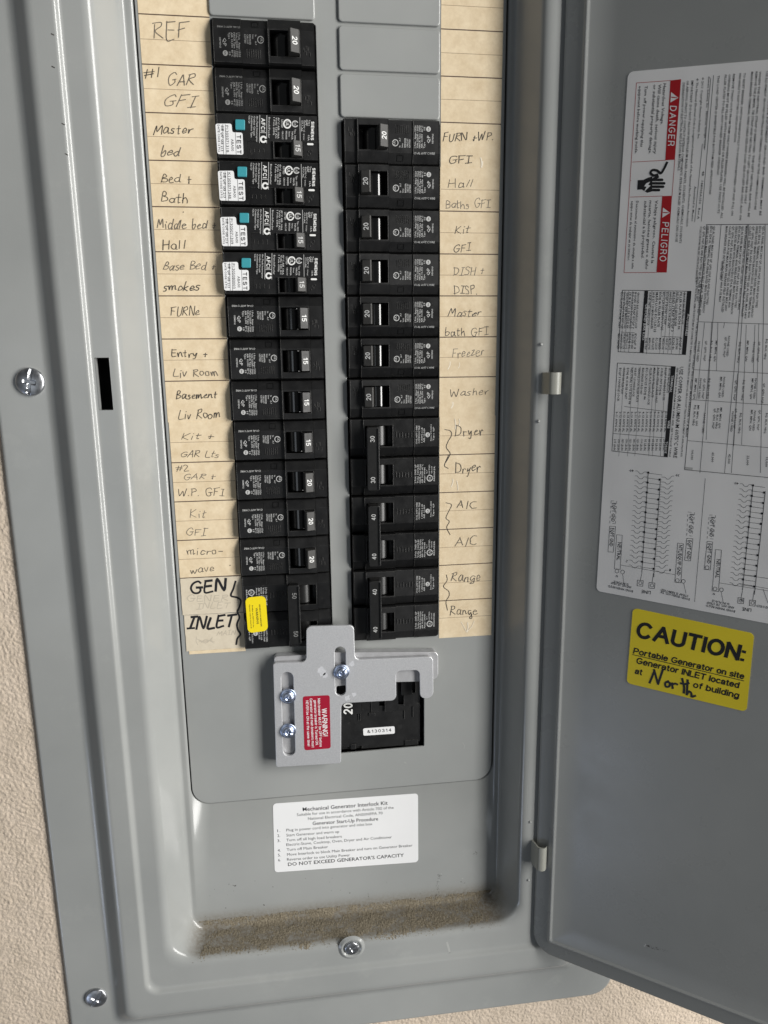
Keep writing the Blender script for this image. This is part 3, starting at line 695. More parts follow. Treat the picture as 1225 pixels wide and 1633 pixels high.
# gritty dirt lying on the tray's bottom ledge
def build_grit():
    prof = [(p[2], -p[5]) for p in PROF if -24.05 <= p[5] <= 0.01 and -603 < p[2] < -560]
    # walk along the profile from the sheet down to the ledge and out to its lip
    pts = [np.array(q) for q in prof]; pts = sorted(pts, key=lambda q: q[1])
    top = pts[0].copy(); pts.insert(0, np.array([top[0] + 9.0, 0.0]))
    seg = [0.0]
    for a, b in zip(pts[:-1], pts[1:]): seg.append(seg[-1] + np.linalg.norm(b - a))
    nu, nv = 620, 80; rs = np.random.RandomState(3)
    U = np.linspace(-13.5, 222.5, nu); V = np.linspace(0, seg[-1], nv)
    Zp = np.interp(V, seg, [q[0] for q in pts]); Dp = np.interp(V, seg, [q[1] for q in pts])
    tz, td = np.gradient(Zp), np.gradient(Dp); ln = np.hypot(tz, td) + 1e-9; nz, nd = td / ln, -tz / ln
    def sm(shape, s):
        f = np.hypot(np.fft.fftfreq(shape[0])[:, None] * s[0], np.fft.fftfreq(shape[1])[None, :] * s[1])
        h = np.fft.ifft2(np.fft.fft2(rs.randn(*shape)) * np.exp(-f ** 2)).real; return h / h.std()
    h = 0.11 * sm((nu, nv), (1.6, 1.6)) + 0.05 * sm((nu, nv), (3.5, 3.5)) + 0.11 * sm((nu, nv), (34, 12)) + 0.05
    a0 = 10.6 + 0.8 * np.interp(U, np.linspace(-14, 223, 60), rs.randn(60)) + 1.2 * np.interp(U, np.linspace(-14, 223, 12), rs.rand(12))
    a1 = seg[-1] - 2.4 + 0.7 * np.interp(U, np.linspace(-14, 223, 90), rs.randn(90))
    e = np.minimum((V[None, :] - a0[:, None]) / 2.6, (a1[:, None] - V[None, :]) / 2.2)
    e = np.minimum(e, np.minimum((U[:, None] + 9 + 4.5 * sm((nu, nv), (6, 6))) / 12, (220 - U[:, None] + 3.5 * sm((nu, nv), (6, 6))) / 12))
    h = np.where(e < 1.6, h + (e - 1.6) * 0.13, h)
    h = np.maximum(h, -0.6)
    co = np.stack([np.repeat(U[:, None], nv, 1), -(Dp[None, :] + h * nd[None, :]), Zp[None, :] + h * nz[None, :]], -1).reshape(-1, 3)
    I = np.arange(nu * nv).reshape(nu, nv); q = np.stack([I[:-1, :-1], I[1:, :-1], I[1:, 1:], I[:-1, 1:]], -1)
    hm = np.maximum.reduce([h[:-1, :-1], h[1:, :-1], h[1:, 1:], h[:-1, 1:]])
    q = q[hm > -0.05].reshape(-1, 4)
    mb = MB(); used = np.unique(q); remap = -np.ones(nu * nv, int); remap[used] = np.arange(len(used))
    mb.add(co[used].tolist(), remap[q].tolist(), 'grit', True)
    # loose grains round the edges
    for _ in range(900):
        x = rnd.uniform(-8, 218); v = rnd.choice((rnd.gauss(a0.mean() - 0.5, 1.4), rnd.gauss(a1.mean() + 0.2, 1.2), rnd.uniform(8, seg[-1] - 3)))
        v = max(0.5, min(seg[-1] - 0.3, v)); z = np.interp(v, seg, [q_[0] for q_ in pts]); d = np.interp(v, seg, [q_[1] for q_ in pts])
        r = rnd.choice((rnd.uniform(0.08, 0.2), rnd.uniform(0.12, 0.34))); k = int(np.argmin(abs(V - v))); c = np.array([x, -(d + nd[k] * r * 0.6), z + nz[k] * r * 0.6])
        P = [c + np.array(o) * r * rnd.uniform(0.7, 1.3) for o in ((1, 0, 0), (-1, 0, 0), (0, 1, 0), (0, -1, 0), (0, 0, 1), (0, 0, -1))]
        mb.add(P, [(0, 2, 4), (2, 1, 4), (1, 3, 4), (3, 0, 4), (2, 0, 5), (1, 2, 5), (3, 1, 5), (0, 3, 5)], 'grit')
    o = mb.build('grit', None, (106, -12, -600)); o['kind'] = 'stuff'
    o['label'] = 'brown sandy grit lying along the bottom ledge of the panel tray'; o['category'] = 'dirt'
    return o


build_grit()

# ------------------------------------------------------------------ paper circuit directories with handwriting
def directory(x0, x1, cuts, right):
    mb = MB()
    for i, (za, zb, sx) in enumerate(cuts):
        nseg = 6
        zs = np.linspace(za, zb, nseg + 1)
        L = [(x0 + sx + (rnd.uniform(-.12, .12) if right else 0), z) for z in zs]; Rr = [(x1 + sx + rnd.uniform(-.15, .15), z) for z in zs]
        mb.plate([L + Rr[::-1]], 0.16, 0.36 + 0.14 * (i % 2), 'paper')
    return mb


def rules(mb, x0, x1, k0, k1, d, thin=True):
    for k in range(k0, k1 + 1):
        j = rnd.uniform(-0.1, 0.1)
        mb.stroke([(x0 + 0.2, rowz(k) + j), (x1 - 0.2, rowz(k) + j + rnd.uniform(-.1, .1))], 0.62, d, 'rule', lift=0)
        if thin and k < k1: mb.stroke([(x0 + 0.2, rowz(k) - PITCH / 2 + j), (x1 - 0.2, rowz(k) - PITCH / 2 + j)], 0.26, d, 'rule_thin', lift=0)


DT = 0.58
z1_ = zoomed(200, 0, .29388, at, DT); z2_ = zoomed(200, 250, .29388, at, DT); z3_ = zoomed(230, 480, .29388, at, DT); z4_ = zoomed(240, 720, .29388, at, DT)
z5_ = zoomed(500, 0, .29388, at, DT); z6_ = zoomed(520, 240, .29388, at, DT); z7_ = zoomed(530, 480, .29388, at, DT); z8_ = zoomed(530, 720, .29388, at, DT)

mb = directory(0.0, 39.1, ((82 - 3, rowz(9), 0.0), (rowz(9), rowz(13), 0.5)), False)
rules(mb, 0.0, 39.1, -3, 8, 0.38); rules(mb, 0.5, 39.5, 10, 13, 0.53)
mb.stroke([(0.7, rowz(9.5)), (39.4, rowz(9.5))], 0.26, 0.53, 'rule_thin', lift=0)
for s, f, p0, p1, h in (
        ('REF', z1_, (152, 206), (330, 202), 95), ('#1', z1_, (102, 425), (195, 415), 56), ('GAR', z1_, (225, 464), (372, 460), 62), ('GFI', z1_, (203, 578), (380, 580), 64),
        ('Master', z1_, (150, 728), (365, 724), 50), ('bed', z1_, (195, 845), (292, 842), 52),
        ('Bed +', z2_, (193, 137), (362, 140), 52), ('Bath', z2_, (197, 245), (338, 248), 50), ('Middle bed +', z2_, (172, 387), (492, 390), 52), ('Hall', z2_, (200, 500), (325, 498), 48),
        ('Base Bed +', z2_, (205, 612), (487, 614), 46), ('smokes', z2_, (205, 725), (402, 724), 50), ('FURNe', z2_, (248, 862), (402, 858), 50),
        ('Entry +', z3_, (148, 303), (345, 304), 40), ('Liv Room', z3_, (160, 413), (402, 402), 46), ('Basement', z3_, (172, 535), (392, 528), 44), ('Liv Room', z3_, (188, 640), (412, 634), 48),
        ('Kit +', z3_, (200, 752), (376, 750), 38), ('GAR Lts', z3_, (197, 848), (402, 848), 36),
        ('#2', z4_, (138, 106), (212, 104), 36), ('GAR +', z4_, (180, 152), (350, 150), 32), ('W.P. GFI', z4_, (150, 242), (402, 240), 40), ('Kit', z4_, (212, 360), (300, 355), 46),
        ('GFI', z4_, (192, 456), (300, 455), 40), ('micro-', z4_, (198, 562), (392, 556), 44), ('wave', z4_, (218, 662), (346, 650), 44)):
    handwrite(mb, s, f, p0, p1, h, rnd.uniform(0.34, 0.44), rnd.choice(('pen', 'pen', 'pen_light')), DT, wob=0.055)
for f, x, y in ((z2_, 315, 300), (z4_, 432, 618)): disc(mb, f, (x, y), 3, 'speck', DT)
LDIR = mb.build('circuit_directory', PANEL); LDIR['label'] = 'left paper strip of handwritten circuit names'

for k, word, p0, p1 in ((13, 'GEN', (222, 772), (410, 757)), (14, 'INLET', (200, 963), (452, 952))):
    mb = MB(); zt, zb = rowz(k) - 0.2, rowz(k + 1) + 0.1
    ol = []
    xa, xb = (0.6, 40.0) if k == 13 else (1.4, 40.2)
    for a, b, n in (((xa, zt), (xb, zt - .3), 14), ((xb, zt - .3), (xb + .2, zb), 10), ((xb + .2, zb), (xa, zb - .2), 14), ((xa, zb - .2), (xa, zt), 10)):
        for i in range(n): t = i / n; ol.append((a[0] + (b[0] - a[0]) * t + rnd.uniform(-.14, .14), a[1] + (b[1] - a[1]) * t + rnd.uniform(-.14, .14)))
    mb.plate([ol], 0.40, 0.62, 'patch')
    if k == 14: mb.plate([[(3.0, zb - 0.3), (40.2, zb - 0.2), (40.2, zb - 2.6), (3.0, zb - 2.6)]], 0.2, 0.4, 'paper')
    handwrite(mb, word, zoomed(240, 720, .29388, at, .7), p0, p1, 66, 1.45, 'marker', 0.70, wob=0.02)
    zf = zoomed(240, 720, .29388, at, .66)
    if k == 13:
        handwrite(mb, 'GENER', zf, (200, 812), (420, 812), 34, 0.5, 'pencil', .65); handwrite(mb, 'INLET', zf, (250, 856), (430, 850), 34, 0.5, 'pencil', .65)
        br = [(462, 705), (450, 745), (437, 782), (468, 792), (490, 808), (484, 840), (472, 866)]
    else:
        for q in range(5): mb.stroke(catmull([zf(255 + rnd.uniform(-8, 30), 1015 + 6 * q), zf(300, 1040 - 5 * q), zf(345 + rnd.uniform(-10, 5), 1008 + 8 * q)], 4), 0.35, 0.65, 'pencil')
        handwrite(mb, 'MAIN', zf, (360, 1000), (462, 992), 24, 0.4, 'pencil', .65)
        mb.stroke(catmull([zf(250, 1005), zf(248, 1030), zf(258, 1050)], 4), 0.35, 0.65, 'pencil')
        br = [(472, 872), (483, 900), (470, 935), (474, 965), (488, 992), (472, 1015), (466, 1046)]
    mb.stroke(catmull([zoomed(240, 720, .29388, at, .7)(*p) for p in br], 5), 1.25, 0.70, 'marker')
    o = mb.build('paper_patch', LDIR, ORG[PANEL.name]); o['label'] = 'paper patch with %s in thick black marker' % word

mb = directory(173.6, 211.3, ((82 - 3, rowz(3), 0.0), (rowz(3), rowz(9), -0.3), (rowz(9), rowz(15) - 2.0, 0.0)), True)
rules(mb, 173.6, 211.4, -3, 2, 0.38); rules(mb, 173.4, 211.0, 4, 8, 0.53); rules(mb, 173.6, 211.2, 10, 14, 0.38)
for k, d in ((3.5, .53), (9.5, .38), (14.5, .38)): mb.stroke([(174, rowz(k)), (211, rowz(k))], 0.26, d, 'rule_thin', lift=0)
for s, f, p0, p1, h in (
        ('FURN +WP.', z5_, (705, 765), (975, 760), 46), ('GFI', z6_, (668, 72), (790, 66), 48), ('Hall', z6_, (662, 205), (795, 196), 42), ('Baths GFI', z6_, (650, 316), (893, 308), 46),
        ('Kit', z6_, (700, 452), (775, 446), 48), ('GFI', z6_, (690, 548), (785, 546), 44), ('DISH +', z6_, (690, 676), (857, 672), 50), ('DISP.', z6_, (693, 778), (822, 778), 50),
        ('Master', z7_, (628, 86), (805, 80), 42), ('bath GFI', z7_, (612, 190), (848, 185), 46), ('Freezer', z7_, (650, 306), (822, 294), 50), ('Washer', z7_, (638, 516), (846, 508), 42),
        ('Dryer', z7_, (668, 733), (822, 723), 54), ('Dryer', z8_, (668, 118), (804, 106), 54), ('A/C', z8_, (675, 306), (782, 306), 42), ('A/C', z8_, (668, 516), (782, 500), 46),
        ('Range', z8_, (645, 705), (802, 703), 50), ('Range', z8_, (638, 888), (788, 884), 48)):
    handwrite(mb, s, f, p0, p1, h, rnd.uniform(0.34, 0.42), rnd.choice(('pen', 'pen', 'pen_light')), DT, wob=0.055)
for f, pts in ((z7_, [(612, 698), (640, 704), (648, 728), (628, 765), (620, 795), (640, 825), (632, 850), (610, 885)]), (z8_, [(632, 20), (610, 75), (630, 92)]),
               (z8_, [(618, 278), (648, 290), (630, 330), (618, 362), (636, 380), (622, 412), (640, 452)]),
               (z8_, [(620, 670), (624, 700), (604, 733), (632, 758), (634, 785), (618, 815), (626, 862)])):
    mb.stroke(catmull([f(*p) for p in pts], 5), 0.38, DT, 'pen')
for f, x, y, dx, dy in ((z6_, 840, 40, 6, 50), (z6_, 850, 60, -8, 30), (z7_, 640, 330, -12, 40), (z7_, 690, 335, -6, 30), (z7_, 655, 550, -8, 30), (z7_, 665, 640, 4, 55), (z7_, 690, 640, -4, 40), (z8_, 655, 150, -8, 40), (z8_, 676, 160, 6, 50), (z8_, 700, 925, 30, 55), (z8_, 770, 920, -40, 60), (z8_, 735, 930, -4, 50)):
    mb.stroke(catmull([f(x, y), f(x + dx * .4 + 3, y + dy * .5), f(x + dx, y + dy)], 4), rnd.uniform(0.4, 0.8), 0.55, 'crease')
RDIR = mb.build('circuit_directory', PANEL); RDIR['label'] = 'right paper strip of handwritten circuit names'

# instruction label on the lower cover
mb = MB(); kf = zoomed(400, 1240, .26122, at, 0.25)
mb.plate([rpoly([kf(135, 160), kf(1021, 97), kf(1023, 516), kf(146, 579)], 2.4)], 0.02, 0.22, 'white')
for s, p0, p1, h, b in (
        ('Mechanical Generator Interlock Kit', (318, 205), (836, 165), 22, 1), ('Suitable for use in accordance with Article 702 of the', (282, 235), (873, 190), 16, 0),
        ('National Electrical Code, ANSI/NFPA 70', (350, 259), (805, 224), 16, 0), ('Generator Start-Up Procedure', (378, 290), (778, 261), 20, 1),
        ('1.', (163, 333), (180, 332), 16, 0), ('Plug in power cord into generator and inlet box', (218, 329), (742, 290), 16, 0), ('2.', (163, 363), (180, 362), 16, 0),
        ('Start Generator and warm up', (218, 360), (540, 337), 16, 0), ('3.', (163, 394), (182, 393), 16, 0), ('Turn off all high load breakers', (218, 390), (556, 366), 16, 0),
        ('Electric-Stove, Cooktop, Oven, Dryer and Air Conditioner', (218, 418), (862, 370), 16, 0), ('4.', (165, 453), (183, 452), 16, 0), ('Turn off Main Breaker', (220, 448), (472, 430), 16, 0),
        ('5.', (167, 482), (184, 481), 16, 0), ('Move Interlock to block Main Breaker and turn on Generator Breaker', (222, 478), (987, 421), 16, 0), ('6.', (168, 512), (184, 511), 16, 0),
        ('Reverse order to use Utility Power', (222, 508), (606, 480), 16, 0), ("DO NOT EXCEED GENERATOR'S CAPACITY", (228, 540), (935, 483), 20, 1)):
    mb.text(s, kf, p0, p1, h, 'ink', 0.27, bold=bool(b))
o = mb.build('instruction_label', PANEL); o['label'] = 'white interlock kit instruction label below the dead front'
# ------------------------------------------------------------------ door
def build_door():
    mb = MB(); W, ZB, ZT = 300.0, -622.5, 124.0
    # inner face with its shallow raised bead line, as nested loops from the rim to the middle
    prof = [(0, 0, 6, -14.0), (0, 0, 6, -1.6), (0.25, 0.25, 6, -0.7), (0.8, 0.8, 6, -0.15), (1.6, 1.6, 6, 0.0), (10.6, 11.0, 1.5, 0.0), (11.2, 11.6, 1.5, 0.25), (11.9, 12.2, 1.5, 0.95), (12.5, 12.8, 1.5, 1.1),
            (13.2, 13.4, 1.5, 0.9), (13.9, 14.0, 1.5, 0.15), (14.6, 14.6, 1.5, -0.1), (30, 30, 4, -0.1)]
    n = 8; N = 4 * (n + 1); vs = []; fs = []
    for ins, insz, r, t in prof:
        rr = 15 - ins if r == 6 else r
        vs += [FD(s, z, t) for s, z in rr_loop(ins, W - ins, ZB + insz, ZT - insz, max(rr, 0.8), n)]
    for i in range(len(prof) - 1):
        for k in range(N): fs.append((i * N + k, i * N + (k + 1) % N, (i + 1) * N + (k + 1) % N, (i + 1) * N + k))
    fs.append(tuple((len(prof) - 1) * N + k for k in range(N)))
    mb.add(vs, fs, 'door', True)
    # outer skin
    mb.sheet([(s, z) for s, z in rr_loop(0, W, ZB, ZT, 15, n)], -14.0, 'door', FD)
    dz = zoomed(780, 1120, .36327, at_door, 0.0)
    for _ in range(60):
        t = rnd.random(); c = dz(680 + 112 * t + rnd.gauss(0, 3), 1066 + 29 * t + rnd.gauss(0, 3.5)); r = rnd.uniform(0.08, 0.34) * (1.15 - t)
        mb.sheet([c + np.array([math.cos(a) * 1.6, math.sin(a)]) * r * rnd.uniform(0.5, 1.4) for a in np.arange(0, 6.28, 1.05)], 0.02 - 0.1 + rnd.uniform(0, .02), 'chalk' if t < 0.06 else 'speck', FD)
    return mb.build('door', PANEL)


DOOR = build_door(); ORG[DOOR.name] = ORG[PANEL.name]

# hinge clips, pins and screws
def hinge(x, y0, y1, wpx):
    mb = MB()
    d = 25.0
    a = at(x, y0, 33); b = at(x, y1, 33); z1, z0 = a[1], b[1]; x0 = a[0]; w = wpx
    # a curled tab of sheet metal: straight foot from the seat, then a roll over the door's edge
    sec = [(x0 - 1.5, 23.5), (x0 - 0.3, 29), (x0 + 0.6, 33.0), (x0 + w * 0.45, 34.6), (x0 + w * 0.8, 34.4), (x0 + w, 33.0)]
    sec = catmull(sec, 4); n = len(sec)
    vs = [FP(p[0], z, p[1]) for p in sec for z in (z0, z1)] + [FP(p[0] + .9, z, p[1] - 1.2) for p in sec for z in (z0, z1)]
    fs = []
    for i in range(n - 1):
        fs.append((2 * i, 2 * i + 1, 2 * i + 3, 2 * i + 2)); o = 2 * n; fs.append((o + 2 * i, o + 2 * i + 2, o + 2 * i + 3, o + 2 * i + 1))
        fs.append((2 * i + 1, o + 2 * i + 1, o + 2 * i + 3, 2 * i + 3)); fs.append((2 * i, 2 * i + 2, o + 2 * i + 2, o + 2 * i))
    fs.append((2 * n - 2, 2 * n - 1, 4 * n - 1, 4 * n - 2))
    mb.add(vs, fs, 'clip', False)
    for dz_ in (14, -14):                      # pressed dimples above and below
        zc = (z0 + z1) / 2 + dz_ * 1.7; ringp = []
        for r, h in ((1.1, 0), (0.9, .4), (0.5, .75)): ringp.append([FP(x0 - 2.6 + r * math.cos(q), zc + r * math.sin(q), 24.1 + h) for q in np.arange(0, 6.28, .5236)])
        vv = sum(ringp, []); k = 12
        mb.add(vv, [(i * k + j, i * k + (j + 1) % k, (i + 1) * k + (j + 1) % k, (i + 1) * k + j) for i in range(2) for j in range(k)] + [tuple(range(2 * k, 3 * k))], 'paint', True)
    return mb.build('hinge', PANEL)


hinge(876, 594, 629, 7.6); hinge(857, 1352, 1388, 6.8)


def screw_mesh(mb, c, R, H, ang, mat, kind='combo', fr=FP, d0=0.0, washer=0.0):
    nr, na = 22, 72
    if washer:
        for rr, dd in ((washer, 0), (washer, .55), (R * .8, .6)): pass
        vs = []; prof = [(washer, 0.0), (washer, 0.5), (washer - .25, .7), (R * .7, .7)]
        for r, hh in prof: vs += [fr(c[0] + r * math.cos(2 * math.pi * k / na), c[1] + r * math.sin(2 * math.pi * k / na), d0 + hh) for k in range(na)]
        mb.add(vs, [(i * na + k, i * na + (k + 1) % na, (i + 1) * na + (k + 1) % na, (i + 1) * na + k) for i in range(len(prof) - 1) for k in range(na)], mat, True)
        d0 += 0.7
    vs = [fr(c[0] + R * math.cos(2 * math.pi * k / na), c[1] + R * math.sin(2 * math.pi * k / na), d0) for k in range(na)]
    ca, sa = math.cos(ang), math.sin(ang)
    for i in range(nr + 1):
        r = R * (1 - i / nr) * 0.995
        for k in range(na):
            a = 2 * math.pi * k / na; x, y = r * math.cos(a), r * math.sin(a)
            h = H * (0.42 + 0.58 * math.sqrt(max(0, 1 - (r / R) ** 2.2)))
            u, v = x * ca + y * sa, -x * sa + y * ca
            if kind == 'combo':
                if abs(v) < R * 0.10 and abs(u) < R * 0.93: h -= H * 0.42
                elif abs(u) < R * 0.13 and abs(v) < R * 0.42: h -= H * 0.42
            elif kind == 'socket':
                if abs(v) < R * 0.09: h -= H * 0.3
                if r < R * 0.42: h -= H * 0.55
                if r < R * 0.16: h += H * 0.35
            vs.append(fr(c[0] + x, c[1] + y, d0 + h))
    fs = [(i * na + k, i * na + (k + 1) % na, (i + 1) * na + (k + 1) % na, (i + 1) * na + k) for i in range(nr + 1) for k in range(na)]
    mb.add(vs, fs, mat, True)


for x, y, R, d, ang, lab in ((48, 609, 8.1, 18.3, 1.35, 'screw halfway down the left flange'), (153.5, 1592, 7.3, 18.3, 0.95, 'screw near the bottom left corner'), (561, 1511, 5.2, 22.6, 0.5, 'screw under the dirty ledge')):
    mb = MB(); c = at(x, y, d + 1.5)
    if d > 20:                                # embossed boss round the centre screw
        n = 40; vs = []
        for r, h in ((9.6, 0), (9.0, .25), (8.0, 1.0), (7.4, 1.25), (6.8, 1.15), (6.2, .3), (5.2, .1)): vs += [FP(c[0] + r * math.cos(6.2832 * k / n), c[1] + r * math.sin(6.2832 * k / n), 24.02 + h) for k in range(n)]
        mb.add(vs, [(i * n + k, i * n + (k + 1) % n, (i + 1) * n + (k + 1) % n, (i + 1) * n + k) for i in range(6) for k in range(n)], 'paint', True); d = 24.1
    screw_mesh(mb, c, R, R * 0.42, ang, 'nickel', 'combo', d0=d)
    o = mb.build('cover_screw', PANEL); o['label'] = lab

# ------------------------------------------------------------------ door labels
YL = 0.12
mb = MB(); yf = zoomed(960, 940, .21633, at_door, YL)
mb.plate([rpoly([yf(228, 136), yf(1123, 326), yf(1066, 903), yf(182, 690)], 2.6)], -0.08, YL, 'yellow', FD)
Y2 = YL + 0.06
sans(mb, 'CAUTION:', yf, (243, 352), (1045, 536), 124, 'ink', Y2, FD, 0.19, 0.06)
sans(mb, 'Portable Generator on site', yf, (228, 473), (1046, 664), 46, 'ink', Y2, FD, 0.18, 0.05)
mb.stroke([yf(226, 480), yf(1046, 674)], 0.45, Y2, 'ink', FD, 0)
sans(mb, 'Generator INLET located', yf, (250, 545), (1008, 730), 47, 'ink', Y2, FD, 0.18, 0.05)
sans(mb, 'at', yf, (240, 622), (294, 634), 46, 'ink', Y2, FD, 0.18, 0.05)
sans(mb, 'of building', yf, (668, 722), (1008, 806), 47, 'ink', Y2, FD, 0.18, 0.05)
for w in ([(352, 688), (388, 600)], [(385, 592), (412, 690)], [(414, 698), (448, 596)], [(490, 676), (468, 690), (472, 716), (496, 714), (500, 690), (482, 682)], [(516, 690), (522, 728)], [(520, 700), (540, 694), (556, 700)],
          [(592, 658), (606, 720), (604, 762)], [(582, 692), (612, 698), (640, 690)], [(632, 668), (626, 775)], [(626, 772), (645, 752), (660, 768), (662, 790), (688, 784)]):
    mb.stroke(catmull([yf(*p) for p in w], 5), 1.35, Y2, 'marker', FD)
o = mb.build('caution_label', DOOR, ORG[PANEL.name]); o['label'] = 'yellow caution sticker with North in marker'

WL = 0.10; W2 = WL + 0.05
A = zoomed(940, 90, .23265, at_door, WL); B = zoomed(940, 440, .23265, at_door, WL); Cc = zoomed(940, 720, .23265, at_door, WL)
mb = MB()
tl, bl = A(265, 105), Cc(48, 955); tr = at_door(1225, 95, WL); br = at_door(1225, 994.5, WL)
ext = 36.0
ur = (tr - tl) / np.linalg.norm(tr - tl); ub = (br - bl) / np.linalg.norm(br - bl)
mb.plate([rpoly([tl, tr + ur * ext, br + ub * ext, bl], 2.6)], -0.08, WL, 'foil', FD)
def poly(f, pts, m, d=W2): mb.sheet([f(*p) for p in pts], d, m, FD)
def ln(f, a, b, w=0.22, m='soft_ink', d=W2): mb.stroke([f(*a), f(*b)], w, d, m, FD, 0)
def tx(f, s, p0, p1, h, m='soft_ink', b=False, d=W2): mb.text(s, f, p0, p1, h, m, d, FD, bold=b, res=1)
poly(A, [(556, 165), (629, 156), (586, 708), (520, 712)], 'dark_red'); poly(A, [(500, 957), (567, 955), (530, 1481), (460, 1481)], 'dark_red')
sans(mb, 'DANGER', A, (553, 338), (537, 612), 46, 'white', W2 + .04, FD, 0.13, 0.26); sans(mb, 'PELIGRO', A, (501, 1135), (480, 1403), 46, 'white', W2 + .04, FD, 0.13, 0.26)
for q, sgn in (((556, 312), (604, 276)), ((501, 1103), (550, 1070))):
    pass
poly(A, [(560, 244), (556, 316), (610, 284)], 'white', W2 + .04); ln(A, (564, 280), (588, 282), .5, 'dark_red', W2 + .07); ln(A, (594, 283), (598, 283), .5, 'dark_red', W2 + .07)
poly(A, [(505, 1036), (500, 1106), (553, 1072)], 'white', W2 + .04); ln(A, (508, 1070), (530, 1071), .5, 'dark_red', W2 + .07); ln(A, (537, 1071), (541, 1071), .5, 'dark_red', W2 + .07)
for a, b in (((323, 182), (556, 165)), ((323, 182), (238, 1482)), ((238, 1482), (460, 1481)), ((295, 724), (520, 712)), ((280, 964), (500, 957)), ((586, 708), (567, 955)), ((285, 850), (284, 852))):
    ln(A, a, b, .25, 'dark_red')
for s, p0, p1, h, b in (('Hazardous Voltage.', (508, 185), (488, 468), 20, 1), ('Will cause death, serious injury', (474, 190), (440, 666), 20, 1), ('or substantial property damage.', (440, 192), (407, 668), 20, 1),
                        ('Turn off power supplying this', (382, 200), (350, 620), 18, 0), ('equipment before working inside.', (340, 202), (312, 666), 18, 0),
                        ('Voltaje peligroso. Causar\u00e1 la', (452, 985), (424, 1418), 19, 1), ('muerte, lesiones graves o da\u00f1o', (412, 987), (384, 1460), 19, 1), ('substancial a la propiedad.', (378, 990), (356, 1385), 19, 1),
                        ('Desconecte el suministro de energ\u00eda a este', (322, 990), (290, 1455), 16, 0), ('equipo antes de trabajar en su interior.', (288, 990), (262, 1400), 16, 0)):
    tx(A, s, p0, p1, h, 'ink' if b else 'soft_ink', bool(b))
# hand with an electric arc
poly(A, [(332, 848), (372, 846), (400, 832), (432, 822), (430, 925), (398, 935), (360, 912), (328, 914)], 'ink')
for y, x1 in ((846, 508), (870, 522), (893, 515), (916, 486)): mb.plate([rpoly([A(424, y - 9), A(x1, y - 9), A(x1, y + 9), A(424, y + 9)], 0.9)], W2 - .02, W2 + .01 + y * 1e-5, 'ink', FD)
mb.stroke(catmull([A(470, 824), A(452, 834), A(440, 842)], 3), 1.5, W2 + .03, 'ink', FD)
poly(A, [(392, 868), (418, 858), (404, 880), (420, 886), (374, 930), (392, 894), (376, 890)], 'white', W2 + .06)
mb.stroke(catmull([A(532, 728), A(512, 770), A(490, 800), A(462, 782), A(432, 780), A(420, 800), A(440, 816), A(466, 812)], 5), 1.3, W2 + .03, 'ink', FD)
# lines of fine print reading down the label
for s, p0, p1, h in (
        ('DEGRADATION OF ELECTRICAL INSULATION MATERIALS.', (640, 180), (606, 785), 15), ('OR AEROSOL SPRAYS TO CONTACT INTERIOR COMPONENTS. PETROLEUM BASED CHEMICALS CAN CAUSE', (668, 165), (590, 1270), 15),
        ('IMPORTANT: DO NOT ALLOW PETROLEUM BASED PAINTS, SOLVENTS, CHEMICALS, SOLVENTS', (700, 165), (616, 1280), 15),
        ('\u00ae The National Electrical Code is a registered trademark of the National Fire Protection Association', (735, 150), (665, 1165), 14),
        ('\u00a9 2011 Copyright Siemens Industry, Inc.', (772, 142), (742, 565), 14), ('Assembled in Mexico', (720, 890), (700, 1130), 13),
        ('Siemens Industry, Inc.   Norcross, Georgia  U.S.A.', (815, 138), (782, 632), 13), ('4B   148965A150   Rev A', (775, 785), (740, 1115), 13),
        ('THIS LOAD CENTER IS INVERTIBLE FOR BOTTOM FEED APPLICATIONS.', (880, 130), (820, 950), 14), ('FILLER PLATES TO FILL ANY UNUSED BREAKER OPENINGS.', (928, 125), (874, 815), 14),
        ('OPENING MUST BE FILLED WITH BREAKERS OR FILLER PLATES. USE TWIST-OUTS', (955, 122), (878, 1075), 14), ('REMOVE TWIST-OUTS FROM TRIM ONLY WHERE BREAKERS WILL BE INSTALLED. ALL', (985, 120), (900, 1110), 14),
        ('WIRE HANDLE TO RIGHT TURN TO SWITCH OFF POSITION.', (1028, 112), (990, 590), 14), ('TO RESET BREAKER, SWITCH HANDLE FULLY TO POSITION BETWEEN OFF AND FULL ON', (1058, 112), (972, 1090), 14),
        ('MAIN BREAKER TERMINAL WIRE CABLE SIZE AND LOAD SIDE OF LEFT BAR ONLY, ALSO ON', (1110, 105), (1028, 1120), 14), ('REMOVE THE JUMPER, TIE STRAP AND NEUTRAL TO LEFT GROUND BAR ONLY', (1140, 103), (1062, 1010), 14),
        ('WHEN THE NEUTRAL STRAP IS REMOVED, THE LEFT NEUTRAL BAR WILL BE', (1165, 102), (1085, 1100), 14), ('USE EQUIPMENT GROUND NEUTRAL BAR TERMINAL ONLY AS THE COMMON ENCLOSURE', (1212, 100), (1130, 1050), 14),
        ('SERVICE ENTRANCE EQUIPMENT GROUND BAR TERMINAL MAY BE', (1240, 98), (1165, 1090), 14)):
    tx(A, s, p0, p1, h)
ln(A, (852, 130), (768, 1130)); ln(A, (832, 150), (790, 640)); ln(A, (775, 600), (722, 1135))
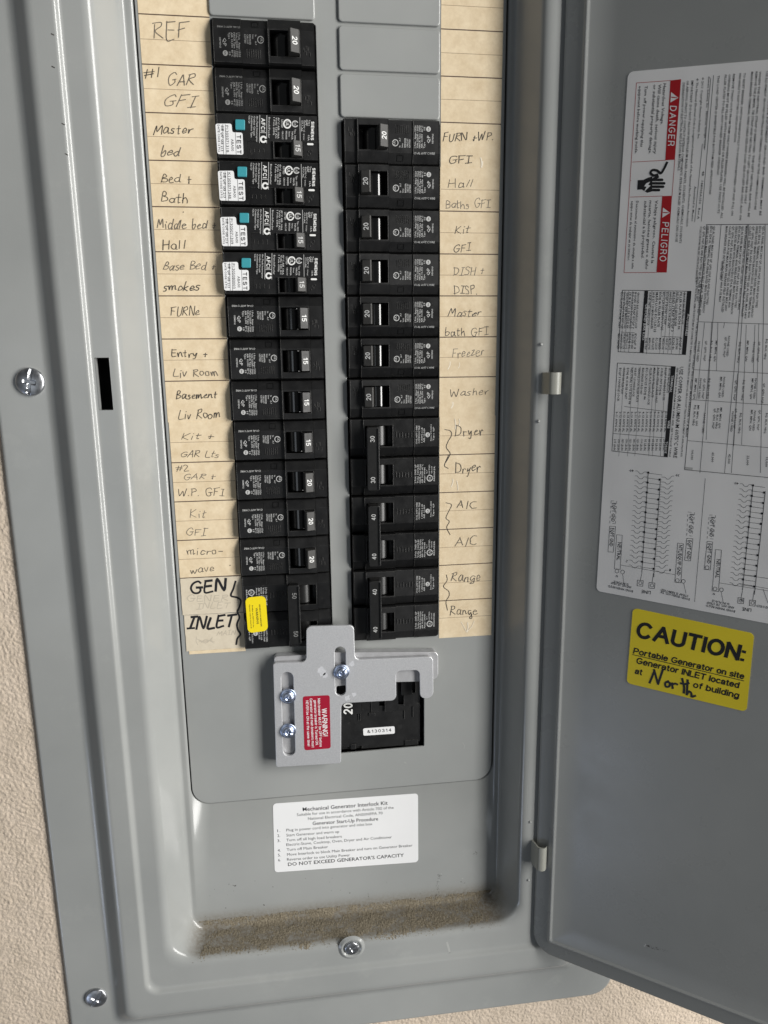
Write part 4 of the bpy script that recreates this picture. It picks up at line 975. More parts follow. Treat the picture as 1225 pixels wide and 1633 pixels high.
# rating tables
BK = [(590, 620), (545, 1240), (155, 1200), (193, 597)]
for f, q in ((B, [(228, 98), (698, 105), (660, 540), (198, 520)]), (B, [(193, 597), (590, 622), (535, 1242), (155, 1200)])):
    for i in range(4): ln(f, q[i], q[(i + 1) % 4], .3)
poly(B, [(670, 104), (698, 105), (660, 540), (634, 538)], 'ink'); poly(B, [(378, 100), (404, 101), (372, 527), (346, 525)], 'ink'); poly(B, [(560, 620), (590, 622), (537, 1242), (510, 1240)], 'ink')
tx(B, 'ACCESSORIES', (673, 260), (656, 410), 16, 'white', False, W2 + .04); tx(B, 'GROUND BAR KITS', (384, 190), (362, 440), 15, 'white', False, W2 + .04)
tx(B, 'TERMINAL', (563, 680), (550, 800), 15, 'white', False, W2 + .04); tx(B, 'WIRE', (538, 990), (534, 1045), 15, 'white', False, W2 + .04); tx(B, 'TORQUE', (522, 1135), (514, 1215), 15, 'white', False, W2 + .04)
words = ['GROUND BAR', 'FILLER PLATE', 'NEUTRAL LUG', 'BOND STRAP', 'HANDLE LOCK', 'ECQF 3', 'EC-1LX125', 'ECHJ 46', 'MAIN LUGS', 'HUB KIT 1.25', 'SURGE UNIT', 'MAIN BREAKER']
for i in range(11): x = 645 - i * 23.5; tx(B, words[i % 12] + ' ' + words[(i * 5 + 2) % 12], (x, 112), (x - 13 - (i % 3), 330 + (i * 37) % 60), 15); tx(B, words[(i * 7 + 5) % 12], (x - 25, 425), (x - 30, 505), 14)
for i in range(7): x = 335 - i * 19; tx(B, words[(i * 3) % 12] + ' ' + words[(i + 4) % 12], (x - 4, 112), (x - 22, 360), 13); tx(B, words[(i * 7 + 5) % 12], (x - 24, 395), (x - 30, 500), 13)
ln(B, (630, 420), (500, 415)); ln(B, (220, 385), (310, 390))
for x in (655, 600, 575, 545, 520, 430): ln(B, (x, 105), (x - 38, 535), .15)
for x in (300, 270, 245): ln(B, (x, 100), (x - 30, 522), .15)
tx(B, 'USE COPPER OR ALUMINUM 60/75\u00b0C WIRE', (620, 622), (576, 1246), 25, 'ink', True); tx(B, 'SEE WIRING DIAGRAM FOR WIRE SIZE, SEE TORQUE TABLE', (600, 628), (546, 1240), 11)
for i in range(14):
    x = 545 - i * 26
    tx(B, words[(i * 5) % 12] + ' ' + words[(i * 3 + 1) % 12], (x, 630), (x - 16, 800 + (i * 53) % 90), 14); tx(B, ('%d-%d AWG AL' % (2 + i % 4, 14 - i % 5)), (x - 25, 930), (x - 32, 1070), 14); tx(B, '%d LB-IN.' % (20 + (i * 15) % 250), (x - 36, 1118), (x - 42, 1200), 14)
ln(B, (532, 930), (240, 895)); ln(B, (515, 1110), (165, 1080))
for x in (525, 470, 445, 350, 300, 240): ln(B, (x, 622), (x - 38, 1235), .15)
for s, p0, p1 in (('OR CLASS J FUSES 250V MAX PANEL SERIES CONNECTED RATED BREAKERS BELOW', (760, 1165), (726, 1547)),): tx(A, s, p0, p1, 13)
for s, p0, p1 in (('INTERRUPTING RATING. REMOTE DEVICES MAY BE CONNECTED TO MAIN LUGS. THE RATING OF MAIN LUGS, SEE ACCOUNT TABLE FOR REPLACEMENT OF APPROPRIATE KITS', (735, 5), (625, 1240)), ('TO BE CONNECTED TO THE SECONDARY OF FIELD INSTALLED MAIN BREAKER OF A MAIN', (765, 5), (660, 1100))):
    tx(B, s, p0, p1, 12)
D = zoomed(1090, 350, .25093, at_door, WL)
ln(D, (145, 33), (540, 30), .3); ln(D, (150, 33), (8, 1590), .3); ln(D, (8, 1590), (540, 1640), .3)
for a, b in (((95, 650), (540, 665)), ((70, 955), (540, 978)), ((52, 1145), (540, 1178)), ((25, 1405), (540, 1450))): ln(D, a, b)
for x0, x1 in ((240, 105), (408, 262), (415, 305), (520, 490)): ln(D, (x0, 35), (x1, 1610))
for x0, y0, x1, y1 in ((135, 655, 85, 1140), (180, 655, 145, 1400), (220, 655, 210, 960), (262, 655, 255, 690), (345, 980, 320, 1440), (400, 670, 370, 1430), (455, 670, 445, 975), (480, 660, 465, 1170)): ln(D, (x0, y0), (x1, y1), .18)
series = ['QP, QPH, HQP, BQ AND BQH TYPES', 'SERIES RATED MAIN WITH BRANCH', 'ED63, ED4 AL TERMINAL 400A', 'QJ2 AL PANEL MAX 240V', 'MAIN BREAKER FIELD INSTALLED', 'CLASS T 400A FUSE MAX']
for i, (x, y1) in enumerate(((128, 520), (150, 610), (172, 590), (190, 540), (270, 525), (292, 590), (312, 580), (332, 560), (352, 600), (372, 560), (395, 575), (420, 620), (440, 630), (462, 625), (482, 620), (505, 560))):
    tx(D, series[i % 6] + ' ' + series[(i * 5 + 3) % 6], (x, 42), (x - 0.085 * y1, y1), 13)
tx(D, 'NONE USED', (242, 265), (232, 385), 13)
for i, (x, y) in enumerate(((95, 775), (140, 770), (175, 770), (205, 770), (285, 740), (265, 745), (355, 780), (405, 770), (445, 780), (478, 775), (525, 760), (75, 1010), (105, 1010), (130, 1010), (160, 1010), (235, 1000), (255, 1000), (330, 1020), (380, 1020), (435, 1010), (455, 1010), (508, 1040),
                             (70, 1180), (90, 1180), (130, 1230), (195, 1200), (215, 1200), (235, 1195), (310, 1220), (330, 1200), (360, 1230), (430, 1210), (450, 1215), (480, 1210), (525, 1230))):
    tx(D, ['NONE USED', 'QP, QPH, HQP', 'BQ, BLH, HBQ', 'MP, MPH, QN'][i % 4], (x, y), (x - 12, y + 130), 12)
for x, y, s in ((52, 1465, '100,000'), (182, 1480, '65,000'), (287, 1490, '42,000'), (405, 1500, '22,000'), (525, 1510, '10,000')): tx(D, s, (x, y), (x - 5, y + 62), 14)
poly(D, [(14, 1572), (60, 1577), (58, 1592), (12, 1588)], 'grey_ink')
# wiring diagrams
def diagram(x0, y0, px, py, n, dx, cols, w1, w2, side):
    pass
def wavy(f, x, y, d, sl):
    pts = [(x, y), (x + 15 * d, y + 5 * d * sl + 0), (x + 30 * d, y + 18), (x + 48 * d, y + 20), (x + 60 * d, y + 8), (x + 85 * d, y + 5 + 8 * d * sl)]
    mb.stroke(catmull([f(*p) for p in pts], 3), .2, W2, 'soft_ink', FD, 0)
for X0, Y0, Xb, Yb, Xr, n, tag in ((404, 145, 360, 830, 1, 20, '40'), (1122, 232, 1050, 950, 1, 20, '40')):
    for i in range(n):
        t = i / (n - 1); cx = X0 + (Xb - X0) * t; cy = Y0 + (790 - 145) * t if X0 < 500 else Y0 + 680 * t
        wavy(Cc, cx - 88 - 8 * (i % 1), cy - 12, 1, 0.3)
        ln(Cc, (cx - 10, cy + 2), (cx + 82, cy + 14), .2)
        if X0 < 500: wavy(Cc, cx + 176, cy + 24, -1, -0.1); ln(Cc, (cx + 82, cy + 14), (cx + 95, cy + 16), .2)
        if i % 2 == 0: disc(mb, Cc, (cx, cy), 8, 'ink', W2 + .03, FD, 12)
        else: disc(mb, Cc, (cx + 80, cy + 14), 8, 'ink', W2 + .03, FD, 12)
    ln(Cc, (X0, Y0), (Xb, Yb), .32, 'ink', W2 + .02); ln(Cc, (X0 + 84, Y0 + 42), (Xb + 82, Yb + 30), .32, 'ink', W2 + .02)
    for dx, dy, s in ((-10, 72, 'LINE'), (70, 88, 'A')):
        q = (Xb + dx, Yb + dy)
        for k in range(4):
            c = [(-20, -20), (20, -16), (16, 22), (-22, 18)]; ln(Cc, (q[0] + c[k][0], q[1] + c[k][1]), (q[0] + c[(k + 1) % 4][0], q[1] + c[(k + 1) % 4][1]), .28)
        ring(mb, Cc, q, 11, .25, 'soft_ink', W2, FD, 12)
        ln(Cc, (Xb + (0 if dx < 0 else 80), Yb + 5), (q[0], q[1] - 18), .25)
    tx(Cc, 'LINE', (Xb + 62, Yb + 128), (Xb, Yb + 118), 22)
    tx(Cc, tag, (X0 - 98, Y0 - 20), (X0 - 128, Y0 - 22), 15)
    tx(Cc, '39', (X0 + 214, Y0 + 12), (X0 + 188, Y0 + 9), 15)
def tagbox(q, s, p0, p1, dash=False, h=24):
    for k in range(4):
        a, b = q[k], q[(k + 1) % 4]
        if dash:
            m = max(2, int(math.hypot(b[0] - a[0], b[1] - a[1]) / 16))
            for j in range(0, m, 2): ln(Cc, (a[0] + (b[0] - a[0]) * j / m, a[1] + (b[1] - a[1]) * j / m), (a[0] + (b[0] - a[0]) * (j + 1) / m, a[1] + (b[1] - a[1]) * (j + 1) / m), .2)
        else: ln(Cc, a, b, .24)
    if s: tx(Cc, s, p0, p1, h)
tagbox([(150, 338), (188, 340), (178, 495), (140, 492)], 'EQPT GND', (158, 352), (150, 482), True); tagbox([(140, 512), (180, 514), (165, 690), (128, 688)], 'EQPT GND', (146, 524), (138, 650))
tagbox([(188, 570), (226, 574), (212, 808), (172, 804)], 'NEUTRAL', (196, 622), (188, 745)); tagbox([(676, 415), (722, 418), (706, 580), (668, 576)], 'EQPT GND', (690, 428), (680, 560), True)
tagbox([(668, 595), (710, 598), (694, 750), (654, 746)], 'EQPT GND', (676, 608), (668, 740)); tagbox([(606, 628), (645, 632), (628, 900), (586, 896)], 'NTL/EQUIP GND', (614, 640), (600, 850))
tagbox([(822, 435), (866, 438), (850, 600), (808, 597)], 'EQPT GND', (834, 448), (824, 586), True); tagbox([(808, 616), (846, 620), (830, 812), (788, 808)], 'EQPT GND', (814, 630), (806, 768)); tagbox([(866, 672), (906, 676), (886, 960), (842, 956)], 'NEUTRAL', (874, 738), (864, 866))
for c in ((190, 820), (228, 826), (604, 884), (645, 890), (862, 942), (906, 948), (808, 796)): ring(mb, Cc, c, 13, .25, 'soft_ink', W2, FD, 12)
for a, b in (((215, 778), (590, 845)), ((890, 900), (1225, 955)), ((228, 838), (238, 905)), ((648, 905), (662, 972)), ((904, 962), (918, 1035)), ((795, 185), (722, 1030)), ((1190, 940), (1225, 1040)), ((1030, 905), (1225, 940)), ((1035, 845), (1225, 870))): ln(Cc, a, b, .2)
for s, p0, p1 in (('BOND WHEN REQ\'D', (300, 952), (130, 915)), ('AND NTL TIE STRAP', (290, 925), (150, 892)), ('IS IN PLACE', (268, 905), (168, 885)), ('BOND WHEN NTL TIE', (690, 1008), (490, 955)), ('STRAP IS REMOVED', (680, 985), (490, 940)),
                  ('BOND WHEN REQ\'D', (1000, 1090), (800, 1048)), ('AND NTL TIE STRAP', (995, 1065), (805, 1028)), ('IS IN PLACE', (960, 1040), (842, 1015)), ('WHEN BOND IS REQ\'D', (1300, 1075), (1145, 1050))): tx(Cc, s, p0, p1, 15)
for s, p0, p1 in (('N', (196, 848), (184, 846)), ('2', (266, 750), (256, 742)), ('1', (560, 806), (550, 804)), ('N', (862, 970), (848, 968)), ('B', (1048, 1010), (1036, 1008))): tx(Cc, s, p0, p1, 15)
o = mb.build('wiring_label', DOOR, ORG[PANEL.name]); o['label'] = 'large white wiring and danger label inside the door'
# ------------------------------------------------------------------ breakers
def FB(u, v, w): return np.array([u, -w, v])      # breaker's own frame: u right, v up, w towards the viewer


def steps(mb, us, vs, H, mat, wb=-14.0, fr=FB):
    """block with stepped faces: H[(i, j)] = (height at the low-v edge, height at the high-v edge)"""
    nu, nv = len(us) - 1, len(vs) - 1; vi = {}
    V, F = [], []
    def vid(u, v, w):
        k = (round(u, 3), round(v, 3), round(w, 3))
        if k not in vi: vi[k] = len(V); V.append(fr(u, v, w))
        return vi[k]
    for i in range(nu):
        for j in range(nv):
            a, b = H[i, j]
            F.append((vid(us[i], vs[j], a), vid(us[i + 1], vs[j], a), vid(us[i + 1], vs[j + 1], b), vid(us[i], vs[j + 1], b)))
    def wall(p, q, a0, b0, a1, b1):                   # between two edge heights along p-q
        if abs(a0 - a1) < 1e-6 and abs(b0 - b1) < 1e-6: return
        ids = [vid(*p, a0), vid(*q, b0), vid(*q, b1), vid(*p, a1)]; r = []
        for x in ids:
            if x not in r: r.append(x)
        if len(r) > 2: F.append(tuple(r))
    for j in range(nv):
        for i in range(nu + 1):
            l = H[i - 1, j] if i > 0 else (wb, wb); r = H[i, j] if i < nu else (wb, wb)
            wall((us[i], vs[j]), (us[i], vs[j + 1]), l[0], l[1], r[0], r[1])
    for i in range(nu):
        for j in range(nv + 1):
            l = H[i, j - 1][1] if j > 0 else wb; r = H[i, j][0] if j < nv else wb
            wall((us[i], vs[j]), (us[i + 1], vs[j]), l, l, r, r)
    mb.add(V, F, mat)


def drum(mb, v0, v1, uc=10.6, wc=-3.2, R=6.8, mat='drum'):
    a = np.radians(np.arange(12, 169, 6)); n = len(a)
    mb.add([FB(uc + R * math.cos(t), v0, wc + R * math.sin(t)) for t in a] + [FB(uc + R * math.cos(t), v1, wc + R * math.sin(t)) for t in a],
           [(i, i + 1, n + i + 1, n + i) for i in range(n - 1)], mat, True)


def handle_mesh(number, v0, v1, w_add=0.0, u0=13.2, dark=False, flip=False, on_text=True, ink='white_ink'):
    """toggle leaning to +u (or -u when flip); numbers read downward"""
    mb = MB(); s = -1 if flip else 1; mat = 'toggle' if number == '15' and ink != 'grey_ink' else 'handle'
    sec = [(u0 - 0.2, 0.0), (u0 + 0.7, 9.0), (u0 + 1.2, 11.3), (u0 + 1.9, 11.7), (u0 + 6.4, 9.8), (u0 + 6.8, 9.3), (u0 + 6.2, -2.5), (u0 + 1, -2.5)]
    if flip: sec = [(2 * (u0 + 3.2) - a, b) for a, b in sec][::-1]
    n = len(sec)
    vs = [FB(a, v0, b + w_add) for a, b in sec] + [FB(a, v1, b + w_add) for a, b in sec]
    fs = [(i, (i + 1) % n, n + (i + 1) % n, n + i) for i in range(n)] + [tuple(range(n)), tuple(range(2 * n - 1, n - 1, -1))]
    mb.add(vs, fs, mat)
    drum(mb, v0 - .15, v1 + .15)
    # number on the sloping face
    if on_text and number:
        a, b = (u0 + 1.9, 11.7), (u0 + 6.4, 9.8)
        if flip: a, b = (2 * (u0 + 3.2) - b[0], b[1]), (2 * (u0 + 3.2) - a[0], a[1])
        def frs(x, y, d): t = x / 4.885; return FB(a[0] + (b[0] - a[0]) * t + 0.03 * s, y, a[1] + (b[1] - a[1]) * t + w_add + d)
        vm = (v0 + v1) / 2; wd = 4.1
        sans(mb, number, lambda x, y: (x, -y), (0.9, -(vm + wd / 2)), (0.9, -(vm - wd / 2)), 3.2, ink, 0.08, frs, 0.15, 0.14)
    return mb


SM = lambda x, y: ((x - 10 - (y - 200) * 0.02) / 1100 * 58.4 - 29.2, 12.7 - (y + 25) / 465 * 25.4)
AM = lambda x, y: ((x - 75 - (y - 30) * 0.06) / 1055 * 58.4 - 29.2, 12.7 - (y - 30) / 460 * 25.4)


def ul_mark(mb, fn, c, r, d, mat='grey_ink'):
    ring(mb, fn, c, r, 0.42, mat, d, FB, 16)
    mb.text('UL', fn, (c[0], c[1] - r * 0.62), (c[0], c[1] + r * 0.62), r * 0.7, mat, d, FB, bold=True)


def std_case(volts=True, ink='grey_ink'):
    us = [-29.0, -28.5, -12.7, 2.4, 3.4, 20.2, 21.0, 28.5, 29.0]
    vs = [-12.35, -11.6, -8.2, 5.4, 6.2, 11.7, 12.35]
    base = [4.4, 5.0, 4.3, 6.4, 6.4, 6.4, 4.6, 3.8]; H = {}
    for i in range(8):
        h = base[i]
        for j in range(6):
            if j == 0: H[i, j] = (h - 1.6, h)
            elif j == 4: H[i, j] = (h, h - 2.8)
            elif j == 5: H[i, j] = (h - 2.8, h - 4.0)
            else: H[i, j] = (h, h)
        if i in (4,):
            H[i, 2] = (-3.0, -3.0)
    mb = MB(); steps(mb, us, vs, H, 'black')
    f = SM; d = 5.08
    def t(s, x, y0, y1, h, m=ink, dd=d): mb.text(s, f, (x, y0), (x, y1), h, m, dd, FB, res=1)
    t('1 Pole   Amps 15/20', 289, 142, 370, 19); t('Volts 120/240 ~ 50/60', 263, 142, 372, 19); t('HACR Type  SWD', 238, 142, 375, 19); t('AIR 10,000  40\u00b0C', 212, 142, 370, 19)
    t('Type', 184, 142, 205, 19); t('15', 184, 325, 360, 19)
    t('QP', 128, 195, 275, 34); t('SIEMENS', 88, 190, 292, 17)
    disc(mb, f, (147, 338), 27, ink, d, FB); mb.text('SA', f, (138, 322), (138, 356), 16, 'well', d + .04, FB, bold=True)
    def t2(s, x, y0, y1, h, m=ink): mb.text(s, f, (x, y0), (x, y1), h, m, 4.38, FB, res=1)
    t2('LISTED', 352, 148, 235, 17); t2('CIRCUIT', 377, 148, 240, 17); t2('BREAKER', 404, 148, 245, 17); t2('Issue', 436, 148, 190, 17); t2('No', 464, 148, 168, 17); t2('A-7', 464, 208, 245, 17)
    ul_mark(mb, f, (524, 193), 32, 4.38, ink)
    # lettering on the sloping top strip, printed upside down
    def strip(x, y, dd): return FB(x, y, 5.0 - (y - 6.2) * 2.8 / 5.5 + 0.06 + dd)
    mb.text('CU-AL 60/75\u00b0C WIRE', f, (312, 80), (68, 80), 20, ink, 0.0, strip, res=1)
    # moulded ribs and letters, black on black
    for x in (372, 396, 420, 444, 468, 492, 516): mb.box(f(x, 290) + (4.3,), f(x + 7, 370) + (4.55,), 'black', FB)
    for x, y in ((985, 255), (1010, 290), (1032, 245), (1015, 240), (1050, 300)): mb.box(f(x, y) + (3.8,), f(x + 8, y + 38) + (4.9,), 'black', FB)
    def strip2(x, y, dd): return FB(x, y, 4.3 - (y - 6.2) * 2.8 / 5.5 + dd)
    a, b = f(430, 10), f(500, 70)
    for p, q in (((430, 15), (500, 15)), ((430, 70), (500, 70)), ((430, 15), (430, 70)), ((500, 15), (500, 70))): mb.stroke([f(*p), f(*q)], 0.35, 0.12, 'black', strip2, 0)
    return mb


def make_std(number, name='circuit_breaker', off=False, ink='grey_ink'):
    t = thing(name, 'x', 'circuit breaker', (0, 0, 0)); t['_'] = 0; del t['_']
    std_case(ink=ink).build('case', t)
    if off: handle_mesh(number, -7.4, 4.8, 0, 3.4, flip=True).build('handle', t)
    else: handle_mesh(number, -7.4, 4.8).build('handle', t)
    return t


def make_afci(code):
    t = thing('arc_fault_breaker', 'x', 'circuit breaker', (0, 0, 0))
    us = [-29.0, -28.4, -12.2, 2.8, 3.6, 19.6, 20.4, 28.4, 29.0]; vs = [-12.35, -11.7, -11.0, -2.6, -2.2, 11.9, 12.35]; H = {}
    for i in range(8):
        for j in range(6):
            h = 5.4
            if j <= 3 and i == 2: h = 4.7
            if j <= 3 and i in (3, 4, 5): h = 6.0
            if j <= 3 and i in (6, 7): h = 4.8
            H[i, j] = (h, h)
            if j == 0: H[i, j] = (h - 1.8, h)
            if j == 5: H[i, j] = (h, h - 1.2)
        if i == 4: H[i, 2] = (-3, -3)
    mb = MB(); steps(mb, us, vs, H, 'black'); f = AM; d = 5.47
    def tt(s, x, y0, y1, h, m='grey_ink', b=False): mb.text(s, f, (x, y0), (x, y1), h, m, d, FB, bold=b, res=1)
    sans(mb, 'AFCI', f, (541, 78), (541, 206), 42, 'white_ink', d, FB, 0.17); mb.stroke([f(527, 50), f(527, 318)], .3, d, 'grey_ink', FB, 0); mb.stroke([f(600, 50), f(602, 318)], .3, d, 'grey_ink', FB, 0); mb.stroke([f(536, 218), f(600, 218)], .3, d, 'grey_ink', FB, 0)
    pts = [f(568 + 27 * math.cos(a), 283 + 27 * math.sin(a)) for a in np.linspace(0, 6.2832, 22)]; mb.stroke(pts, 1.0, d, 'white_ink', FB, 0)
    tt('Volts 120', 410, 55, 130, 17); tt('Combination Type', 436, 58, 268, 17); tt('Outlet Circuit', 463, 58, 250, 17); tt('Arc Fault Interrupter', 492, 58, 312, 17)
    tt('Branch/Feeder', 618, 66, 270, 17); tt('1 Pole 60Hz', 668, 66, 240, 17); tt('Volts 120 AC', 692, 66, 270, 17); tt('40\u00b0C AIR 10kA', 715, 66, 272, 17)
    tt('LISTED', 752, 85, 165, 20, 'grey_ink', True); tt('CIRCUIT', 760, 195, 280, 15); tt('BREAKER', 800, 195, 280, 15); tt('Issue', 832, 200, 250, 15); tt('HACR', 862, 200, 278, 17); tt('Type  SWD', 892, 175, 282, 15)
    pts = [f(815 + 36 * math.cos(a), 125 + 40 * math.sin(a)) for a in np.linspace(0, 6.2832, 22)]; mb.stroke(pts, .75, d, 'white_ink', FB, 0); mb.text('UL', f, (800, 103), (800, 148), 30, 'white_ink', d, FB, bold=True)
    pts = [f(897 + 30 * math.cos(a), 123 + 28 * math.sin(a)) for a in np.linspace(0.6, 5.7, 18)]; mb.stroke(pts, .6, d, 'grey_ink', FB, 0); tt('US', 884, 106, 140, 22)
    mb.stroke([f(945, 60), f(955, 290)], .25, d, 'grey_ink', FB, 0)
    tt('CU-AL', 962, 85, 200, 15); tt('60/75\u00b0C', 985, 85, 200, 15); tt('QAF', 1008, 78, 138, 24, 'grey_ink', True); tt('Type', 1040, 78, 138, 14); tt('TEST MONTHLY', 985, 215, 280, 12); tt('15A', 1035, 230, 285, 16)
    sans(mb, 'SIEMENS', f, (1066, 95), (1066, 278), 32, 'white_ink', d, FB, 0.2, 0.2)
    mb.sheet(rpoly([f(1027, 308), f(1096, 308), f(1098, 328), f(1029, 328)], .6, 3), d, 'white_ink', FB)
    for x in (430, 470, 520, 570): mb.box(f(x, 370) + (4.7,), f(x + 9, 415) + (4.95,), 'black', FB)
    mb.box(f(952, 365) + (4.8,), f(966, 468) + (5.5,), 'black', FB)
    for x, y in ((1040, 380), (1060, 400), (1035, 420), (1075, 370)): mb.box(f(x, y) + (4.8,), f(x + 10, y + 20) + (5.1,), 'black', FB)
    mb.build('case', t)
    handle_mesh('15', -10.8, -2.7, -0.6, 12.8, ink='grey_ink').build('handle', t)
    mb = MB(); mb.plate([rpoly([f(274, 103), f(374, 103), f(374, 203), f(276, 203)], .6, 3)], 5.0, 6.9, 'teal', FB, 0.3); mb.build('test_button', t)
    mb = MB(); mb.plate([rpoly([f(70, 145), f(236, 140), f(244, 224), f(350, 224), f(362, 440), f(92, 440)], 1.0, 3)], 5.42, 5.56, 'white', FB); d = 5.62
    sans(mb, 'TEST', f, (288, 248), (294, 434), 46, 'ink', d, FB, 0.17, 0.22); mb.text('ABA00', f, (232, 290), (236, 408), 26, 'soft_ink', d, FB); mb.text(code, f, (176, 160), (186, 420), 26, 'soft_ink', d, FB)
    for x in (146, 172, 276): mb.stroke([f(x, 150 if x < 250 else 228), f(x + 10, 438)], .2, d, 'soft_ink', FB, 0)
    for j in range(4):
        y = 160 + j * 66; mb.text(('SIE', 'QAF', 'GRB', '213')[j], f, (128, y), (130, y + 54), 26, 'ink', d, FB, bold=True, res=1)
    mb.text('DATE CODE 13 P12', f, (92, 155), (102, 418), 20, 'soft_ink', d, FB, res=1)
    mb.build('test_sticker', t)
    return t


DM = lambda x, y: (-((x - 80 - (y - 85) * 0.0135) / 1052 * 58.4 - 29.2), -(25.4 - (y - 85) / 865 * 50.8))


def make_double(number, on=True, sticker=False):
    t = thing('double_breaker', 'x', 'circuit breaker', (0, 0, 0))
    us = [-29.0, -28.5, -12.7, 0.4, 1.6, 19.6, 20.6, 28.5, 29.0]; mb = MB(); d = 5.08
    for vc in (12.7, -12.7):
        vs = [vc + a for a in (-12.5, -11.9, -8.2, 5.4, 6.2, 11.8, 12.5)]
        base = [4.4, 5.0, 4.4, 6.0, 6.0, 6.0, 4.4, 4.0]; H = {}
        for i in range(8):
            h = base[i]
            for j in range(6): H[i, j] = ((h - 1.3, h) if j == 0 else (h, h - 2.6) if j == 4 else (h - 2.6, h - 3.6) if j == 5 else (h, h))
            if i == 4: H[i, 2] = (-3, -3)
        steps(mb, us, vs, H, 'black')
    f = DM
    def up(s, x, y0, y1, h, b=False, m='grey_ink'): mb.text(s, f, (x, y0), (x, y1), h, m, d, FB, bold=b, res=1)
    up('CU-AL 60/75\u00b0C WIRE', 875, 378, 172, 18, True); up('COMMON TRIP', 905, 372, 172, 18, True); up('1 AWG 6 LB', 938, 360, 195, 18, True); up('AIR 10,000', 965, 360, 205, 18)
    disc(mb, f, (998, 277), 27, 'grey_ink', d, FB); mb.text('SA', f, (1010, 296), (1010, 260), 20, 'well', d + .04, FB, bold=True)
    up('Issue CC-2201', 1045, 345, 165, 16); up('Type QP', 1076, 345, 190, 16)
    up('2 Pole  SWD QP', 865, 818, 605, 19, True); up('Volts 120/240', 895, 818, 605, 18, True); up('HACR Type 50/60', 922, 818, 605, 18); up('AIR 10,000 40\u00b0C', 948, 818, 605, 18); up('Amps 30/40', 975, 818, 640, 18, True)
    ring(mb, f, (1030, 765), 33, .55, 'grey_ink', d, FB, 16); mb.text('UL', f, (1042, 785), (1042, 745), 24, 'grey_ink', d, FB, bold=True)
    up('No 9', 1000, 710, 670, 14); up('LISTED', 1030, 720, 610, 14); up('CIRCUIT', 1060, 715, 630, 14); up('BREAKER', 1092, 800, 630, 16, True)
    def strip(x, y, dd): return FB(x, y, 5.0 - (y - (-12.7 + 6.2)) * 2.6 / 5.6 + 0.06 + dd)
    mb.text('SIEMENS', f, (1078, 845), (972, 845), 18, 'grey_ink', 0, strip, bold=True, res=1)
    for y in (235, 680):
        for i in range(6): x = 622 + 36 * i; mb.box(f(x, y + (i * 13) % 20) + (4.4,), f(x + 10, y + 68) + (4.75,), 'black', FB)
    mb.build('case', t)
    if on: hu, bu = 11.2, 15.2
    else: hu, bu = 1.2, 4.6
    for vc in (12.7, -12.7):
        hb = MB(); sec = [(hu - .3, -2.5), (hu + .9, 8.6), (hu + 7.0, 8.6), (hu + 7.2, -2.5)]; n = 4
        v0, v1 = vc - 7.6, vc + 4.8
        hb.add([FB(a, v0, b) for a, b in sec] + [FB(a, v1, b) for a, b in sec], [(i, (i + 1) % n, n + (i + 1) % n, n + i) for i in range(n)] + [(0, 1, 2, 3), (7, 6, 5, 4)], 'handle')
        drum(hb, v0, v1, mat='drum_dull')
        hb.build('handle', t)
    tb = MB(); hw = 3.9
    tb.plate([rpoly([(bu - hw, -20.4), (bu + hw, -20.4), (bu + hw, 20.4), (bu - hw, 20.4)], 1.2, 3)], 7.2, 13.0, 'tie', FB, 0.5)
    s = -1 if on else 1                                # raised rail along one long edge
    tb.box((bu - hw * 0.98, -19.6, 12.8), (bu - hw * 0.80, 19.6, 13.9), 'tie', FB) if on else tb.box((bu + hw * .80, -19.6, 12.8), (bu + hw * .98, 19.6, 13.9), 'tie', FB)
    for vm in (13.4, -13.0):
        wd = 3.9
        sans(tb, number, lambda x, y: (x, -y), (bu - 1.0, -(vm + wd / 2)), (bu - 1.0, -(vm - wd / 2)), 2.9, 'dim_ink' if not on else 'grey_ink', 13.08, FB, 0.13, 0.18)
    tb.build('handle_tie', t)
    if sticker:
        mb = MB(); g = zoomed(380, 920, .09796, at, 6.0)
        c = np.array([69.3, rowz(14)])
        def loc(x, y): return np.array(g(x, y)) - c
        mb.plate([rpoly([loc(112, 345), loc(445, 312), loc(486, 880), loc(158, 925)], 3.0, 4)], 5.1, 5.3, 'yellow_bright', FB)
        for s, a, b, h, bo in (('GENERATOR BREAKER', (338, 448), (368, 815), 20, 1), ('WARNING', (280, 510), (302, 772), 36, 1), ('Breaker use NOT for use', (222, 470), (244, 828), 18, 1), ('Operate only by interlock', (176, 455), (206, 845), 18, 1)):
            mb.text(s, loc, a, b, h, 'ink', 5.38, FB, bold=bool(bo), res=1)
        o = mb.build('warning_sticker', t); o['label'] = 'yellow generator breaker sticker'
    return t


